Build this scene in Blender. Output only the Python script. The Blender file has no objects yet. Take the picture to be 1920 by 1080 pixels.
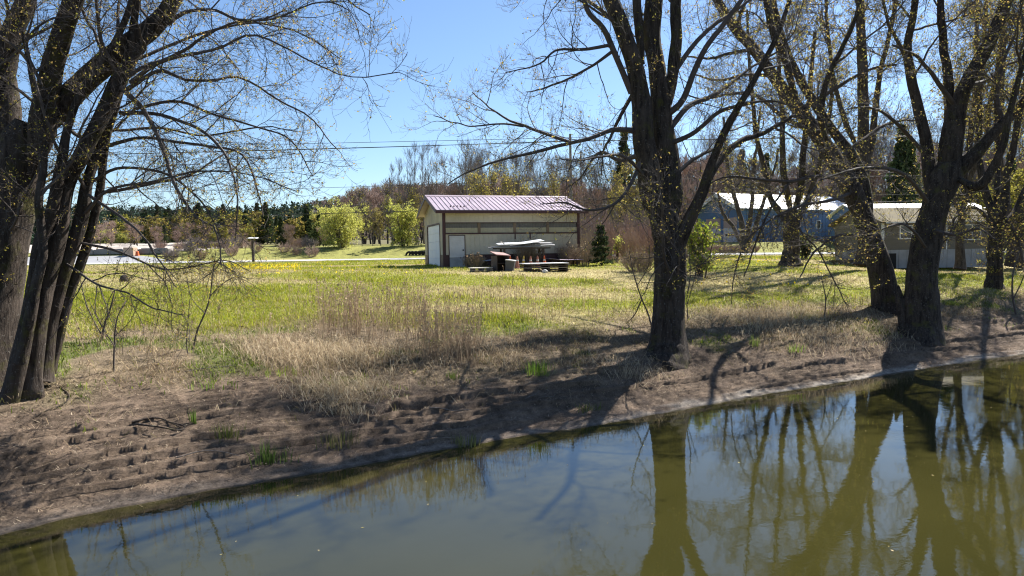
import bpy, math
import numpy as np
from mathutils import Matrix, Vector
rng = np.random.default_rng(11)
scene = bpy.context.scene
COL = scene.collection
R = math.radians

# ------------------------------------------------------------------ camera
CAM = np.array([0.0, 0.0, 4.0])
PITCH, ROLL = R(3.04), 0.0155
_r = np.array([1.0, 0, 0]); _u = np.array([0, math.sin(PITCH), math.cos(PITCH)]); _f = np.array([0, math.cos(PITCH), -math.sin(PITCH)])
CR = _r * math.cos(ROLL) - _u * math.sin(ROLL)
CU = _u * math.cos(ROLL) + _r * math.sin(ROLL)
cam_d = bpy.data.cameras.new('camera'); cam = bpy.data.objects.new('camera', cam_d); COL.objects.link(cam)
cam.matrix_world = Matrix(((CR[0], CU[0], -_f[0], 0), (CR[1], CU[1], -_f[1], 0), (CR[2], CU[2], -_f[2], 4.0), (0, 0, 0, 1)))
cam_d.lens = 24; cam_d.sensor_width = 36; cam_d.clip_start = 0.1; cam_d.clip_end = 6000
scene.camera = cam

def ray(px, py):
    return _f + CR * ((px - 960) / 1280.0) + CU * ((540 - py) / 1280.0)
def at(px, py, D):                       # world point seen at photo pixel (px,py), D metres in front
    d = ray(px, py); return CAM + d * (D / d[1])
def on_plane(px, py, z):
    d = ray(px, py); return CAM + d * ((z - CAM[2]) / d[2])

# ------------------------------------------------------------------ noise
def _h(i, j, k, seed):
    n = (i * 374761393 + j * 668265263 + k * 1274126177 + seed * 974634541) & 0xFFFFFFFF
    n = ((n ^ (n >> 13)) * 1274126177) & 0xFFFFFFFF
    n = ((n ^ (n >> 16)) * 2246822519) & 0xFFFFFFFF
    return ((n ^ (n >> 15)) & 0xFFFF) / 65535.0
def vnoise(x, y, z=0.0, seed=0):
    x, y, z = np.broadcast_arrays(np.asarray(x, float), np.asarray(y, float), np.asarray(z, float))
    i = np.floor(x).astype(np.int64); j = np.floor(y).astype(np.int64); k = np.floor(z).astype(np.int64)
    a = x - i; b = y - j; c = z - k
    a = a * a * (3 - 2 * a); b = b * b * (3 - 2 * b); c = c * c * (3 - 2 * c)
    out = 0
    for dk in (0, 1):
        if dk and not np.any(c): break
        wk = c if dk else 1 - c
        out = out + wk * ((_h(i, j, k + dk, seed) * (1 - a) + _h(i + 1, j, k + dk, seed) * a) * (1 - b) + (_h(i, j + 1, k + dk, seed) * (1 - a) + _h(i + 1, j + 1, k + dk, seed) * a) * b)
    return out * 2 - 1
def fbm(x, y, z=0.0, seed=0, o=3):
    s = 0; a = 1.0; t = 0
    for q in range(o):
        s = s + a * vnoise(np.asarray(x) * 2 ** q, np.asarray(y) * 2 ** q, np.asarray(z) * 2 ** q, seed + q * 7); t += a; a *= .5
    return s / t
def sstep(a, b, x):
    t = np.clip((x - a) / (b - a), 0, 1); return t * t * (3 - 2 * t)

# ------------------------------------------------------------------ shoreline frame (u along the bank, s away from the water)
SH = [(-160, 1045), (0, 998), (163, 966), (326, 933), (489, 905), (640, 882), (803, 848), (966, 819), (1129, 797), (1280, 768), (1443, 738), (1606, 713), (1769, 685), (1920, 664), (2080, 645)]
SHW = np.array([on_plane(x, y, 0.0)[:2] for x, y in SH])
U0 = SHW[1]; UD = SHW[-2] - SHW[1]; UD = UD / np.linalg.norm(UD); SD = np.array([-UD[1], UD[0]])
_su = (SHW - U0) @ UD; _ss = (SHW - U0) @ SD
def shore(u):
    b = np.interp(u, _su, _ss); b = .5 * b + .25 * np.interp(u - .8, _su, _ss) + .25 * np.interp(u + .8, _su, _ss)
    return b + .10 * fbm(u * .9, 3.3, seed=5) + .03 * vnoise(u * 5, 1.0, seed=6)
def us(x, y):
    x = np.asarray(x, float); y = np.asarray(y, float)
    u = (x - U0[0]) * UD[0] + (y - U0[1]) * UD[1]
    s = (x - U0[0]) * SD[0] + (y - U0[1]) * SD[1]
    return u, s - shore(u)
SP = [-60, -45, -32, -8, -2, 0, .6, 2, 3, 4, 6, 9, 14, 20, 26, 60]
ZP = [6, 3.2, -.6, -1.6, -.35, 0, .12, .72, 1.12, 1.45, 1.85, 2.2, 2.55, 2.88, 3.1, 3.14]
def _led(u, s, n, seed, sharp):
    warp = n * (.62 * fbm(u * .13, s * .55, seed=seed, o=3) + .16 * vnoise(u * .35, s * 1.5, seed=seed + 2)) + .14 * vnoise(u * 1.1, s * 1.2, seed=seed + 3) + .045 * vnoise(u * 3.2, s * 2, seed=seed + 4) + .018 * vnoise(u * 11, s * 4, seed=seed + 5)
    t = s * n + warp; fl = np.floor(t); fr = t - fl
    amp = sstep(-.14, .22, fbm(u * .34 + fl * 7.31, fl * 3.17, seed=seed + 8, o=3))         # every ledge comes and goes along the bank
    st = fl + .90 * sstep(.0, sharp, fr) + .10 * fr
    return fr, amp, np.interp((st - warp) / n, SP, ZP)
def ledge(u, s):
    # walking away from the water: a sharp rise, then a long tread
    zone = sstep(.10, .35, s) * (1 - sstep(1.9, 3.4, s))
    fr, a1, z1 = _led(u, s, 2.7, 21, .085); f2, a2, z2 = _led(u, s, 6.2, 121, .19); f3, a3, z3 = _led(u, s, 9.5, 221, .29)
    z0 = np.interp(s, SP, ZP)
    zone2 = sstep(.06, .25, s) * (1 - sstep(2.8, 4.2, s))
    return fr, zone * a1, z0 + (z1 - z0) * zone * a1 * .88 + (z2 - z0) * zone2 * a2 + (z3 - z0) * zone2 * a3 * .8
def overhang(x, y):                      # undercut lips of the ledges, metres towards the water
    u, s = us(x, y); fr, m, zq = ledge(u, s)
    return .08 * m * sstep(.02, .075, fr) * np.exp(-fr / .14)
def height(x, y):
    x = np.asarray(x, float); y = np.asarray(y, float)
    u, s = us(x, y)
    z = np.interp(s, SP, ZP)
    # eroded ledges that run along the water
    fr, m, z = ledge(u, s)
    # clods, ruts and hummocks
    mud = sstep(.05, .3, s) * (1 - sstep(3.2, 4.6, s))
    lit = sstep(2.8, 4.2, s) * (1 - sstep(9, 13, s))
    z = z + mud * (.020 * fbm(u * 3.1, s * 4.6, seed=41, o=3) + .020 * np.abs(vnoise(u * 6.5, s * 8, seed=44)) + .030 * np.minimum(0, vnoise(u * 1.3, s * 7.5, seed=45) + .35) - .006)
    z = z + lit * (.07 * fbm(u * 1.3, s * 1.3, seed=51, o=3))
    z = z + sstep(6, 12, s) * (1 - sstep(60, 75, y)) * (.05 * fbm(x * .35, y * .35, seed=61, o=3))
    # scoured hollow below the weeds
    for hx, hy, hr, hd in HOLLOWS:
        q = ((u - hx) / hr) ** 2 + ((s - hy) / (hr * .45)) ** 2
        z = z - hd * np.exp(-q) * (1 + .5 * vnoise(u * 4, s * 4, seed=71))
    # road shelf, bank beyond the road, rising land
    w = sstep(26, 44, s)
    far = .17 * sstep(44, 72, y) + .10 * sstep(72, 80, y) + 1.62 * sstep(80.5, 92, y) * (1 - .18 * sstep(15, 40, x)) + .8 * sstep(92, 130, y) + .75 * sstep(-36, -52, x) * sstep(90, 110, y) + 3.2 * sstep(130, 300, y)
    z = z - .50 * np.exp(-(((x - 31) / 9.5) ** 2 + ((y - 50) / 7.5) ** 2))
    return z + w * far
HOLLOWS = []
def _hol(px, py, z, r, d):
    p = on_plane(px, py, z); u, s = us(p[0], p[1]); HOLLOWS.append((float(u), float(s), r, d))
_hol(712, 705, 1.35, .34, .22); _hol(772, 690, 1.45, .38, .24); _hol(765, 722, 1.22, .22, .14); _hol(1350, 745, .5, .2, .05)
def ground(px, py, d0=8, d1=200):        # first hit of the photo ray with the terrain
    D = np.concatenate([np.linspace(d0, 60, 1400), np.linspace(60, d1, 700)]); d = ray(px, py)
    p = CAM[None] + d[None] * (D / d[1])[:, None]
    b = p[:, 2] - height(p[:, 0], p[:, 1]); k = np.argmax(b < 0)
    if not (b < 0).any(): k = len(D) - 1
    q = p[k].copy(); q[2] = float(height(q[0], q[1])); return q
def gz(x, y): return float(height(np.array([x]), np.array([y]))[0])

# ------------------------------------------------------------------ mesh helpers
def mk(name, V, F, mat=None, parent=None, col=None, mi=None, smooth=False, loc=None):
    me = bpy.data.meshes.new(name)
    V = np.asarray(V, np.float32).reshape(-1, 3)
    Fs = F if isinstance(F, list) else [F]
    Fs = [np.asarray(f, np.int32) for f in Fs if len(f)]
    tot = sum(f.size for f in Fs); npoly = sum(len(f) for f in Fs)
    me.vertices.add(len(V)); me.vertices.foreach_set('co', V.ravel())
    me.loops.add(tot); me.loops.foreach_set('vertex_index', np.concatenate([f.ravel() for f in Fs]))
    ls = []; o = 0
    for f in Fs:
        ls.append(o + np.arange(len(f)) * f.shape[1]); o += f.size
    me.polygons.add(npoly); me.polygons.foreach_set('loop_start', np.concatenate(ls).astype(np.int32))
    if mi is not None: me.polygons.foreach_set('material_index', np.asarray(mi, np.int32))
    me.polygons.foreach_set('use_smooth', np.full(npoly, smooth))
    me.update(calc_edges=True)
    if col is not None:
        a = me.color_attributes.new('Col', 'FLOAT_COLOR', 'POINT')
        c = np.ones((len(V), 4), np.float32); c[:, :col.shape[1]] = col
        a.data.foreach_set('color', c.ravel())
    for m in (mat if isinstance(mat, (list, tuple)) else [mat]):
        if m is not None: me.materials.append(m)
    o = bpy.data.objects.new(name, me); COL.objects.link(o)
    if parent is not None: o.parent = parent
    if loc is not None: o.location = loc
    return o
def tag(o, label=None, cat=None, group=None, kind=None):
    if label: o['label'] = label
    if cat: o['category'] = cat
    if group: o['group'] = group
    if kind: o['kind'] = kind
    return o
def empty(name, loc=(0, 0, 0), rz=0.0):
    o = bpy.data.objects.new(name, None); COL.objects.link(o); o.location = loc; o.rotation_euler = (0, 0, rz); o.empty_display_size = .2
    return o
def dup(o, loc, rz=0.0, sc=1.0, parent=None):
    c = o.copy(); COL.objects.link(c)
    c.location = loc; c.rotation_euler = (0, 0, rz); c.scale = (sc, sc, sc) if not isinstance(sc, tuple) else sc
    for ch in o.children:
        k = ch.copy(); COL.objects.link(k); k.parent = c
        for g in ch.children:
            q = g.copy(); COL.objects.link(q); q.parent = k
    return c
class MB:
    def __init__(s): s.V = []; s.Q = []; s.n = 0
    def quad(s, a, b, c, d):
        s.V += [a, b, c, d]; s.Q.append((s.n, s.n + 1, s.n + 2, s.n + 3)); s.n += 4
    def hexa(s, p):                                   # 8 corners: bottom ring then top ring
        s.V += [tuple(q) for q in p]
        for f in ((3, 2, 1, 0), (4, 5, 6, 7), (0, 1, 5, 4), (1, 2, 6, 5), (2, 3, 7, 6), (3, 0, 4, 7)): s.Q.append(tuple(s.n + k for k in f))
        s.n += 8
    def box(s, x0, y0, z0, x1, y1, z1, M=None):
        p = [(x0, y0, z0), (x1, y0, z0), (x1, y1, z0), (x0, y1, z0), (x0, y0, z1), (x1, y0, z1), (x1, y1, z1), (x0, y1, z1)]
        if M is not None: p = [tuple(M @ Vector(q)) for q in p]
        s.hexa(p)
    def bar(s, a, b, w, h=None):                      # squared bar from a to b
        h = h or w; a = np.array(a, float); b = np.array(b, float); t = b - a; t /= np.linalg.norm(t)
        r = np.cross(t, (0, 0, 1.)); 
        if np.linalg.norm(r) < 1e-3: r = np.array([1., 0, 0])
        r /= np.linalg.norm(r); q = np.cross(r, t)
        c = [a - r * w / 2 - q * h / 2, a + r * w / 2 - q * h / 2, a + r * w / 2 + q * h / 2, a - r * w / 2 + q * h / 2]
        s.hexa([*c, *[p + (b - a) for p in c]])
    def build(s, name, mat, parent=None, bev=0.0, **k):
        o = mk(name, np.array(s.V), np.array(s.Q), mat, parent, **k)
        if bev:
            m = o.modifiers.new('bevel', 'BEVEL'); m.width = bev; m.segments = 1; m.limit_method = 'ANGLE'
        return o

# ------------------------------------------------------------------ material helpers
class NT:
    def __init__(s, name):
        s.m = bpy.data.materials.new(name); s.m.use_nodes = True; s.t = s.m.node_tree; s.t.nodes.clear()
        s.out = s.n('ShaderNodeOutputMaterial')
    def n(s, typ, **k):
        x = s.t.nodes.new(typ)
        for a, b in k.items(): setattr(x, a, b)
        return x
    def l(s, a, b): s.t.links.new(a, b)
    def val(s, sock, v):
        if hasattr(v, 'is_linked') or isinstance(v, bpy.types.NodeSocket): s.l(v, sock)
        else: sock.default_value = v
    def coord(s, sc=(1, 1, 1), kind='Object'):
        c = s.n('ShaderNodeTexCoord'); m = s.n('ShaderNodeMapping'); s.l(c.outputs[kind], m.inputs[0]); m.inputs['Scale'].default_value = sc
        return m.outputs[0]
    def noise(s, scale, detail=4, rough=.6, vec=None, dist=0.0):
        x = s.n('ShaderNodeTexNoise'); x.inputs['Scale'].default_value = scale; x.inputs['Detail'].default_value = detail; x.inputs['Roughness'].default_value = rough; x.inputs['Distortion'].default_value = dist
        if vec is not None: s.l(vec, x.inputs['Vector'])
        return x.outputs[0]
    def ramp(s, fac, stops):
        x = s.n('ShaderNodeValToRGB'); e = x.color_ramp.elements
        while len(e) < len(stops): e.new(.5)
        for k, (p, c) in enumerate(stops): e[k].position = p; e[k].color = (*c, 1) if len(c) == 3 else c
        s.l(fac, x.inputs[0]); return x.outputs[0]
    def mix(s, fac, a, b, mode='MIX'):
        x = s.n('ShaderNodeMix', data_type='RGBA', blend_type=mode)
        s.val(x.inputs[0], fac)
        for k, v in ((6, a), (7, b)): s.val(x.inputs[k], (*v, 1) if isinstance(v, tuple) and len(v) == 3 else v)
        return x.outputs[2]
    def math(s, op, a, b=0.0):
        x = s.n('ShaderNodeMath', operation=op); s.val(x.inputs[0], a); s.val(x.inputs[1], b); return x.outputs[0]
    def bump(s, h, st=.5, d=.02):
        x = s.n('ShaderNodeBump'); x.inputs['Strength'].default_value = st; x.inputs['Distance'].default_value = d; s.l(h, x.inputs['Height']); return x.outputs[0]
    def bsdf(s, color, rough=.8, metal=0.0, nrm=None, spec=.4):
        b = s.n('ShaderNodeBsdfPrincipled'); s.val(b.inputs['Base Color'], (*color, 1) if isinstance(color, tuple) and len(color) == 3 else color)
        s.val(b.inputs['Roughness'], rough); b.inputs['Metallic'].default_value = metal; b.inputs['Specular IOR Level'].default_value = spec
        if nrm is not None: s.l(nrm, b.inputs['Normal'])
        return b
    def done(s, b): s.l(b.outputs[0] if hasattr(b, 'outputs') else b, s.out.inputs[0]); return s.m
    def vcol(s): 
        x = s.n('ShaderNodeVertexColor', layer_name='Col'); return x.outputs[0]

def m_plain(name, a, b=None, sc=3.0, rough=.75, metal=0.0, bump=.15, spec=.4, stretch=(1, 1, 1), dirt=0.0):
    t = NT(name); v = t.coord(stretch); b = b or tuple(c * .7 for c in a)
    n = t.noise(sc, 5, .65, v); c = t.ramp(n, [(.3, b), (.7, a)])
    if dirt:
        n2 = t.noise(sc * .35, 6, .7, v, .4); c = t.mix(t.ramp(n2, [(.45, (0, 0, 0)), (.75, (dirt,) * 3)]), c, (.10, .08, .055))
    return t.done(t.bsdf(c, rough, metal, t.bump(t.noise(sc * 6, 4, .6, v), bump, .02) if bump else None, spec))
def m_leaf(name, tr=.5, rough=.6):                  # colour per blade from the mesh, part of the light passes through
    t = NT(name); c = t.vcol()
    d = t.n('ShaderNodeBsdfDiffuse'); t.l(c, d.inputs[0])
    g = t.n('ShaderNodeBsdfTranslucent'); t.l(c, g.inputs[0])
    x = t.n('ShaderNodeMixShader'); x.inputs[0].default_value = tr; t.l(d.outputs[0], x.inputs[1]); t.l(g.outputs[0], x.inputs[2])
    return t.done(x)
def m_bark(name, a, b, sc=1.0, moss=None):
    t = NT(name); v = t.coord((1, 1, .16)); w = t.coord((1, 1, 1))
    n = t.noise(9 * sc, 6, .7, v, .6); n2 = t.noise(26 * sc, 5, .7, v, .3); n3 = t.noise(1.3, 4, .6, w)
    c = t.ramp(n, [(.36, b), (.62, a)]); c = t.mix(t.ramp(t.noise(19, 3, .6, w), [(.60, (0, 0, 0)), (.70, (.55,) * 3)]), c, (.21, .20, .18)); c = t.mix(t.ramp(n3, [(.5, (0, 0, 0)), (.75, (.55,) * 3)]), c, tuple(min(1, q * 1.7) for q in a))
    if moss: c = t.mix(t.ramp(t.noise(2.2, 5, .7, w), [(.54, (0, 0, 0)), (.68, (.75,) * 3)]), c, moss)
    h = t.math('ADD', n, t.math('MULTIPLY', n2, .5))
    return t.done(t.bsdf(c, .92, 0, t.bump(h, 1.0, .05), .2))
# ------------------------------------------------------------------ daylight
SUN_AZ, SUN_EL = R(42), R(46)            # azimuth to the right of the view direction
sd = np.array([math.sin(SUN_AZ) * math.cos(SUN_EL), math.cos(SUN_AZ) * math.cos(SUN_EL), math.sin(SUN_EL)])
world = bpy.data.worlds.new('World'); scene.world = world; world.use_nodes = True
wt = world.node_tree; wt.nodes.clear()
wo = wt.nodes.new('ShaderNodeOutputWorld'); wb = wt.nodes.new('ShaderNodeBackground'); sk = wt.nodes.new('ShaderNodeTexSky')
sk.sky_type = 'NISHITA'; sk.sun_disc = False; sk.sun_elevation = SUN_EL; sk.sun_rotation = SUN_AZ
sk.air_density = 1.0; sk.dust_density = 0.3; sk.ozone_density = 5.0; sk.altitude = 200
wt.links.new(sk.outputs[0], wb.inputs[0]); wb.inputs[1].default_value = 0.062; wt.links.new(wb.outputs[0], wo.inputs[0])
sl = bpy.data.lights.new('sun', 'SUN'); sl.energy = 5.0; sl.angle = R(.53); sl.color = (1.0, .955, .88)
so = bpy.data.objects.new('sun', sl); COL.objects.link(so)
so.rotation_euler = Vector(tuple(-sd)).to_track_quat('-Z', 'Y').to_euler()
vs = scene.view_settings; vs.view_transform = 'Standard'; vs.look = 'None'; vs.gamma = 1; vs.exposure = 1.48; vs.use_curve_mapping = False
scene.display_settings.display_device = 'sRGB'
scene.cycles.use_denoising = True; scene.cycles.denoiser = 'OPENIMAGEDENOISE'; scene.cycles.sample_clamp_indirect = 1.2; scene.cycles.caustics_reflective = False; scene.cycles.caustics_refractive = False; scene.cycles.use_adaptive_sampling = False; scene.cycles.pixel_filter_type = 'BLACKMAN_HARRIS'; scene.cycles.filter_width = 1.15; scene.cycles.max_bounces = 5; scene.cycles.diffuse_bounces = 2; scene.cycles.transparent_max_bounces = 8

# ------------------------------------------------------------------ ground zones, shared by soil colour and plants
def zones(x, y):
    u, s = us(x, y)
    edge = np.interp(u, [2, 9], [4.4, 3.6]) + .8 * fbm(u * .25, 1.0, seed=81) + .5 * fbm(u * 1.2, s * .8, seed=82)      # where litter begins
    litter = sstep(edge - 1.7, edge - .3, s)
    lawn_e = np.interp(u, [0, 3, 10, 18], [9.2, 8.8, 6.5, 5.4]) + .9 * fbm(u * .3, 9.0, seed=83) + .9 * fbm(u * .9, s * .5, seed=84)
    lawn = sstep(lawn_e - 1.6, lawn_e + 1.4, s)
    wet = (1 - sstep(.08, .42, s + .16 * fbm(u * 1.2, 4.0, seed=85))) * (.25 + .75 * sstep(6, 18, u)) * sstep(-.55, .15, fbm(u * 1.3, s * 5, seed=88) + .12)
    gpatch = sstep(.06, .40, fbm(u * .55, s * .75, seed=86, o=4))                            # green islands in the litter
    straw = sstep(-.22, .26, fbm(x * .13, y * .22, seed=87, o=4) + .10 * np.sin(y * .9 + x * .05))   # bleached streaks in the lawn
    straw = np.clip(straw + .65 * np.exp(-((y - 38.5) / 3.4) ** 2) * np.exp(-((x + 0) / 16) ** 2), 0, 1)
    return u, s, wet, litter, lawn, gpatch, straw
def soil_color(x, y):
    u, s, wet, litter, lawn, gp, straw = zones(x, y)
    n = fbm(x * 1.7, y * 1.7, seed=91)[..., None]; n2 = fbm(u * .8, s * 2.5, seed=92)[..., None]
    mud = np.array([.140, .104, .077]) * (1 + .38 * n + .30 * n2)
    pale = np.array([.31, .275, .235]) * (1 + .15 * n)
    lit = np.array([.190, .147, .098]) * (1 + .3 * n)
    green = np.array([.092, .128, .026]) * (1 + .3 * n)
    lawnc = np.array([.175, .185, .030]) * (1 + .22 * n) * (1 - straw[..., None]) + np.array([.36, .31, .150]) * (1 + .18 * n) * straw[..., None]
    c = mud * (1 - wet[..., None]) + pale * wet[..., None]
    l = litter[..., None]; c = c * (1 - l) + (lit * (1 - .7 * gp[..., None]) + green * .7 * gp[..., None]) * l
    g = lawn[..., None]; c = c * (1 - g) + lawnc * g
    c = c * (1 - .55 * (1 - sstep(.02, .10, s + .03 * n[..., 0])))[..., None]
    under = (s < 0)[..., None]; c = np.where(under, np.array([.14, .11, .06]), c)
    bank = sstep(80, 84, y)[..., None]; c = c * (1 - bank) + (np.array([.20, .20, .055]) * (1 + .35 * n)) * bank
    far = sstep(100, 130, y)[..., None]; c = c * (1 - far) + np.array([.11, .10, .05]) * far
    return np.clip(c, .01, 1)

# ------------------------------------------------------------------ the ground: one sheet
def spaced(a, b, st): return np.arange(a, b, st)
gu = np.concatenate([-np.geomspace(2600, 9, 34), spaced(-8, -2, .25), spaced(-2, 26, .055), spaced(26, 40, .11), spaced(40, 75, .5), 75 + np.geomspace(1, 2500, 34)])
gs = np.concatenate([[-420, -200, -100], spaced(-60, -8, 4.), spaced(-8, -.6, .6), spaced(-.6, .1, .07), spaced(.1, 4.0, .030), spaced(4.0, 8, .09), spaced(8, 16, .2), spaced(16, 30, .5), spaced(30, 130, .9), 130 + np.geomspace(1, 2600, 46)])
UU, SS = np.meshgrid(gu, gs, indexing='ij')
SH_OFF = shore(gu)[:, None]
fall = np.clip(1 - (np.abs(SS) - 20) / 60, 0, 1)
SA = SS + SH_OFF * fall + 0 * SS
GX = U0[0] + UU * UD[0] + SA * SD[0]; GY = U0[1] + UU * UD[1] + SA * SD[1]
GZ = height(GX, GY); OV = overhang(GX, GY) * (np.abs(SS - 2) < 2.4)
nu, ns = UU.shape
ii = (np.arange(nu - 1)[:, None] * ns + np.arange(ns - 1)[None]).ravel()
GF = np.stack([ii, ii + ns, ii + ns + 1, ii + 1], 1)
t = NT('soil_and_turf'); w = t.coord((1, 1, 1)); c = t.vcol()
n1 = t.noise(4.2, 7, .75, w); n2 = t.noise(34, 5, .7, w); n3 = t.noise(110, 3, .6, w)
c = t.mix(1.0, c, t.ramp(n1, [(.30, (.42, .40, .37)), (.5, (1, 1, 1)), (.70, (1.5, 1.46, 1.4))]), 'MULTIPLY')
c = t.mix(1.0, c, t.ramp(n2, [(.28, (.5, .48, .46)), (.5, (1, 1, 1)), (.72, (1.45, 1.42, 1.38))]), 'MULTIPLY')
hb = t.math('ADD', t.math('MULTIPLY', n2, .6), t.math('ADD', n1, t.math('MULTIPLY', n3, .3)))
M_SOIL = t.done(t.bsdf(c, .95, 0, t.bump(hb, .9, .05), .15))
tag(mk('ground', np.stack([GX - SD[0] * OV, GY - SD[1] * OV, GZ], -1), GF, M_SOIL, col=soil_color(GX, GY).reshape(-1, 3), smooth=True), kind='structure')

# ------------------------------------------------------------------ the river
t = NT('river_water'); w = t.coord((1, 1, 1))
rip = t.math('ADD', t.noise(1.1, 3, .5, w), t.math('MULTIPLY', t.math('MULTIPLY', t.noise(7.5, 3, .55, w), t.noise(.35, 2, .5, w)), .55))
mk_c = t.ramp(t.noise(.22, 3, .5, w), [(.35, (.027, .0255, .0068)), (.65, (.036, .033, .009))])
b = t.bsdf(mk_c, .03, 0, t.bump(rip, .045, .05), .5); b.inputs['IOR'].default_value = 1.52
M_WATER = t.done(b)
us_ = np.array([-400, -60, -10, 10, 40, 80, 400.]); ss_ = np.array([-52, -20, -5, 1.2])
A, B = np.meshgrid(us_, ss_, indexing='ij')
so_ = np.array([shore(np.array([q]))[0] for q in us_])[:, None] * (np.abs(B) < 6)
WX = U0[0] + A * UD[0] + (B + so_) * SD[0]; WY = U0[1] + A * UD[1] + (B + so_) * SD[1]
ii = (np.arange(len(us_) - 1)[:, None] * 4 + np.arange(3)[None]).ravel()
tag(mk('river_water', np.stack([WX, WY, 0 * WX], -1), np.stack([ii, ii + 4, ii + 5, ii + 1], 1), M_WATER), kind='structure')

# ------------------------------------------------------------------ road and paved lot
M_ROAD = m_plain('worn_pale_asphalt', (.36, .355, .35), (.29, .285, .28), 1.2, .9, bump=.1)
M_LOT = m_plain('blue_grey_asphalt', (.27, .27, .28), (.22, .22, .23), .6, .85, bump=.1)
M_GRAVEL = m_plain('pale_gravel', (.42, .37, .32), (.33, .29, .25), .8, .95, bump=.4)
def sheet(name, xs, yfun0, yfun1, ny, mat, lift):
    X, T = np.meshgrid(xs, np.linspace(0, 1, ny), indexing='ij')
    Y = yfun0(X) * (1 - T) + yfun1(X) * T; Z = height(X, Y) + lift
    n, m = X.shape; k = (np.arange(n - 1)[:, None] * m + np.arange(m - 1)[None]).ravel()
    F = np.stack([k, k + m, k + m + 1, k + 1], 1)
    V = np.stack([X, Y, Z], -1).reshape(-1, 3)
    # skirt so that the edge has thickness
    low = V.copy(); low[:, 2] -= lift + .25; nn = len(V)
    e = [np.arange(n - 1) * m, np.arange(n - 1) * m + m - 1]
    S1 = np.stack([e[0], e[0] + nn, e[0] + m + nn, e[0] + m], 1); S2 = np.stack([e[1], e[1] + m, e[1] + m + nn, e[1] + nn], 1)
    j = np.arange(m - 1); S3 = np.stack([j, j + 1, j + 1 + nn, j + nn], 1); j = j + (n - 1) * m; S4 = np.stack([j, j + nn, j + 1 + nn, j + 1], 1)
    return tag(mk(name, np.concatenate([V, low]), np.concatenate([F, S1, S2, S3, S4]), mat), kind='structure')
sheet('road', np.linspace(-300, 300, 301), lambda x: 72.0 + 0 * x, lambda x: 78.8 + 0 * x, 9, M_ROAD, .07)
sheet('paved_lot', np.linspace(-75, -36, 60), lambda x: 78.9 + 0 * x, lambda x: 86.2 - 5.5 * sstep(-48, -37, x), 22, M_LOT, .06)
sheet('gravel_lot', np.linspace(-95, -40, 70), lambda x: 89.0 + 0 * x, lambda x: 122 - 18 * sstep(-58, -42, x), 20, M_GRAVEL, .06)

# ------------------------------------------------------------------ hills
RX = np.array([-1600, -700, -443, -251, -215, -175, -131, -65, 22, 200, 360, 900, 1600]); RZ = np.array([60, 52, 43, 39, 41, 47, 55, 59, 54, 48, 45, 40, 50.])
def hill_z(x, y):
    k = x * 700 / np.maximum(y, 200)
    p = np.interp(k, RX, RZ); f = sstep(270, 700, y) ** 1.1 * (1 - .5 * sstep(900, 1500, y))
    return 4 + p * f + 4 * fbm(x * .006, y * .006, seed=101) * sstep(280, 420, y)
hx = np.linspace(-1700, 1700, 171); hy = np.concatenate([np.linspace(255, 900, 50), np.linspace(930, 1700, 14)])
A, B = np.meshgrid(hx, hy, indexing='ij'); k = (np.arange(len(hx) - 1)[:, None] * len(hy) + np.arange(len(hy) - 1)[None]).ravel(); m = len(hy)
tag(mk('hills', np.stack([A, B, hill_z(A, B)], -1), np.stack([k, k + m, k + m + 1, k + 1], 1), m_plain('forest_floor', (.085, .07, .05), (.05, .045, .03), .05, .95, bump=0), smooth=True), kind='structure')
# ------------------------------------------------------------------ branching
def resample(pts, n):
    P = np.asarray(pts, float)
    if len(P) == 2: P = np.array([P[0], (P[0] + P[1]) / 2, P[1]])
    E = np.vstack([2 * P[0] - P[1], P, 2 * P[-1] - P[-2]]); out = []
    for k in range(1, len(E) - 2):
        a, b, c, d = E[k - 1], E[k], E[k + 1], E[k + 2]
        for q in np.linspace(0, 1, 12, endpoint=False):
            out.append(.5 * (2 * b + (c - a) * q + (2 * a - 5 * b + 4 * c - d) * q * q + (3 * b - 3 * c + d - a) * q ** 3))
    out.append(P[-1]); out = np.array(out)
    L = np.concatenate([[0], np.cumsum(np.linalg.norm(np.diff(out[:, :3], axis=0), axis=1))])
    t = np.linspace(0, L[-1], n)
    return np.stack([np.interp(t, L, out[:, k]) for k in range(out.shape[1])], 1)
def nrm(v): return v / np.maximum(np.linalg.norm(v, axis=-1, keepdims=True), 1e-9)
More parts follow.
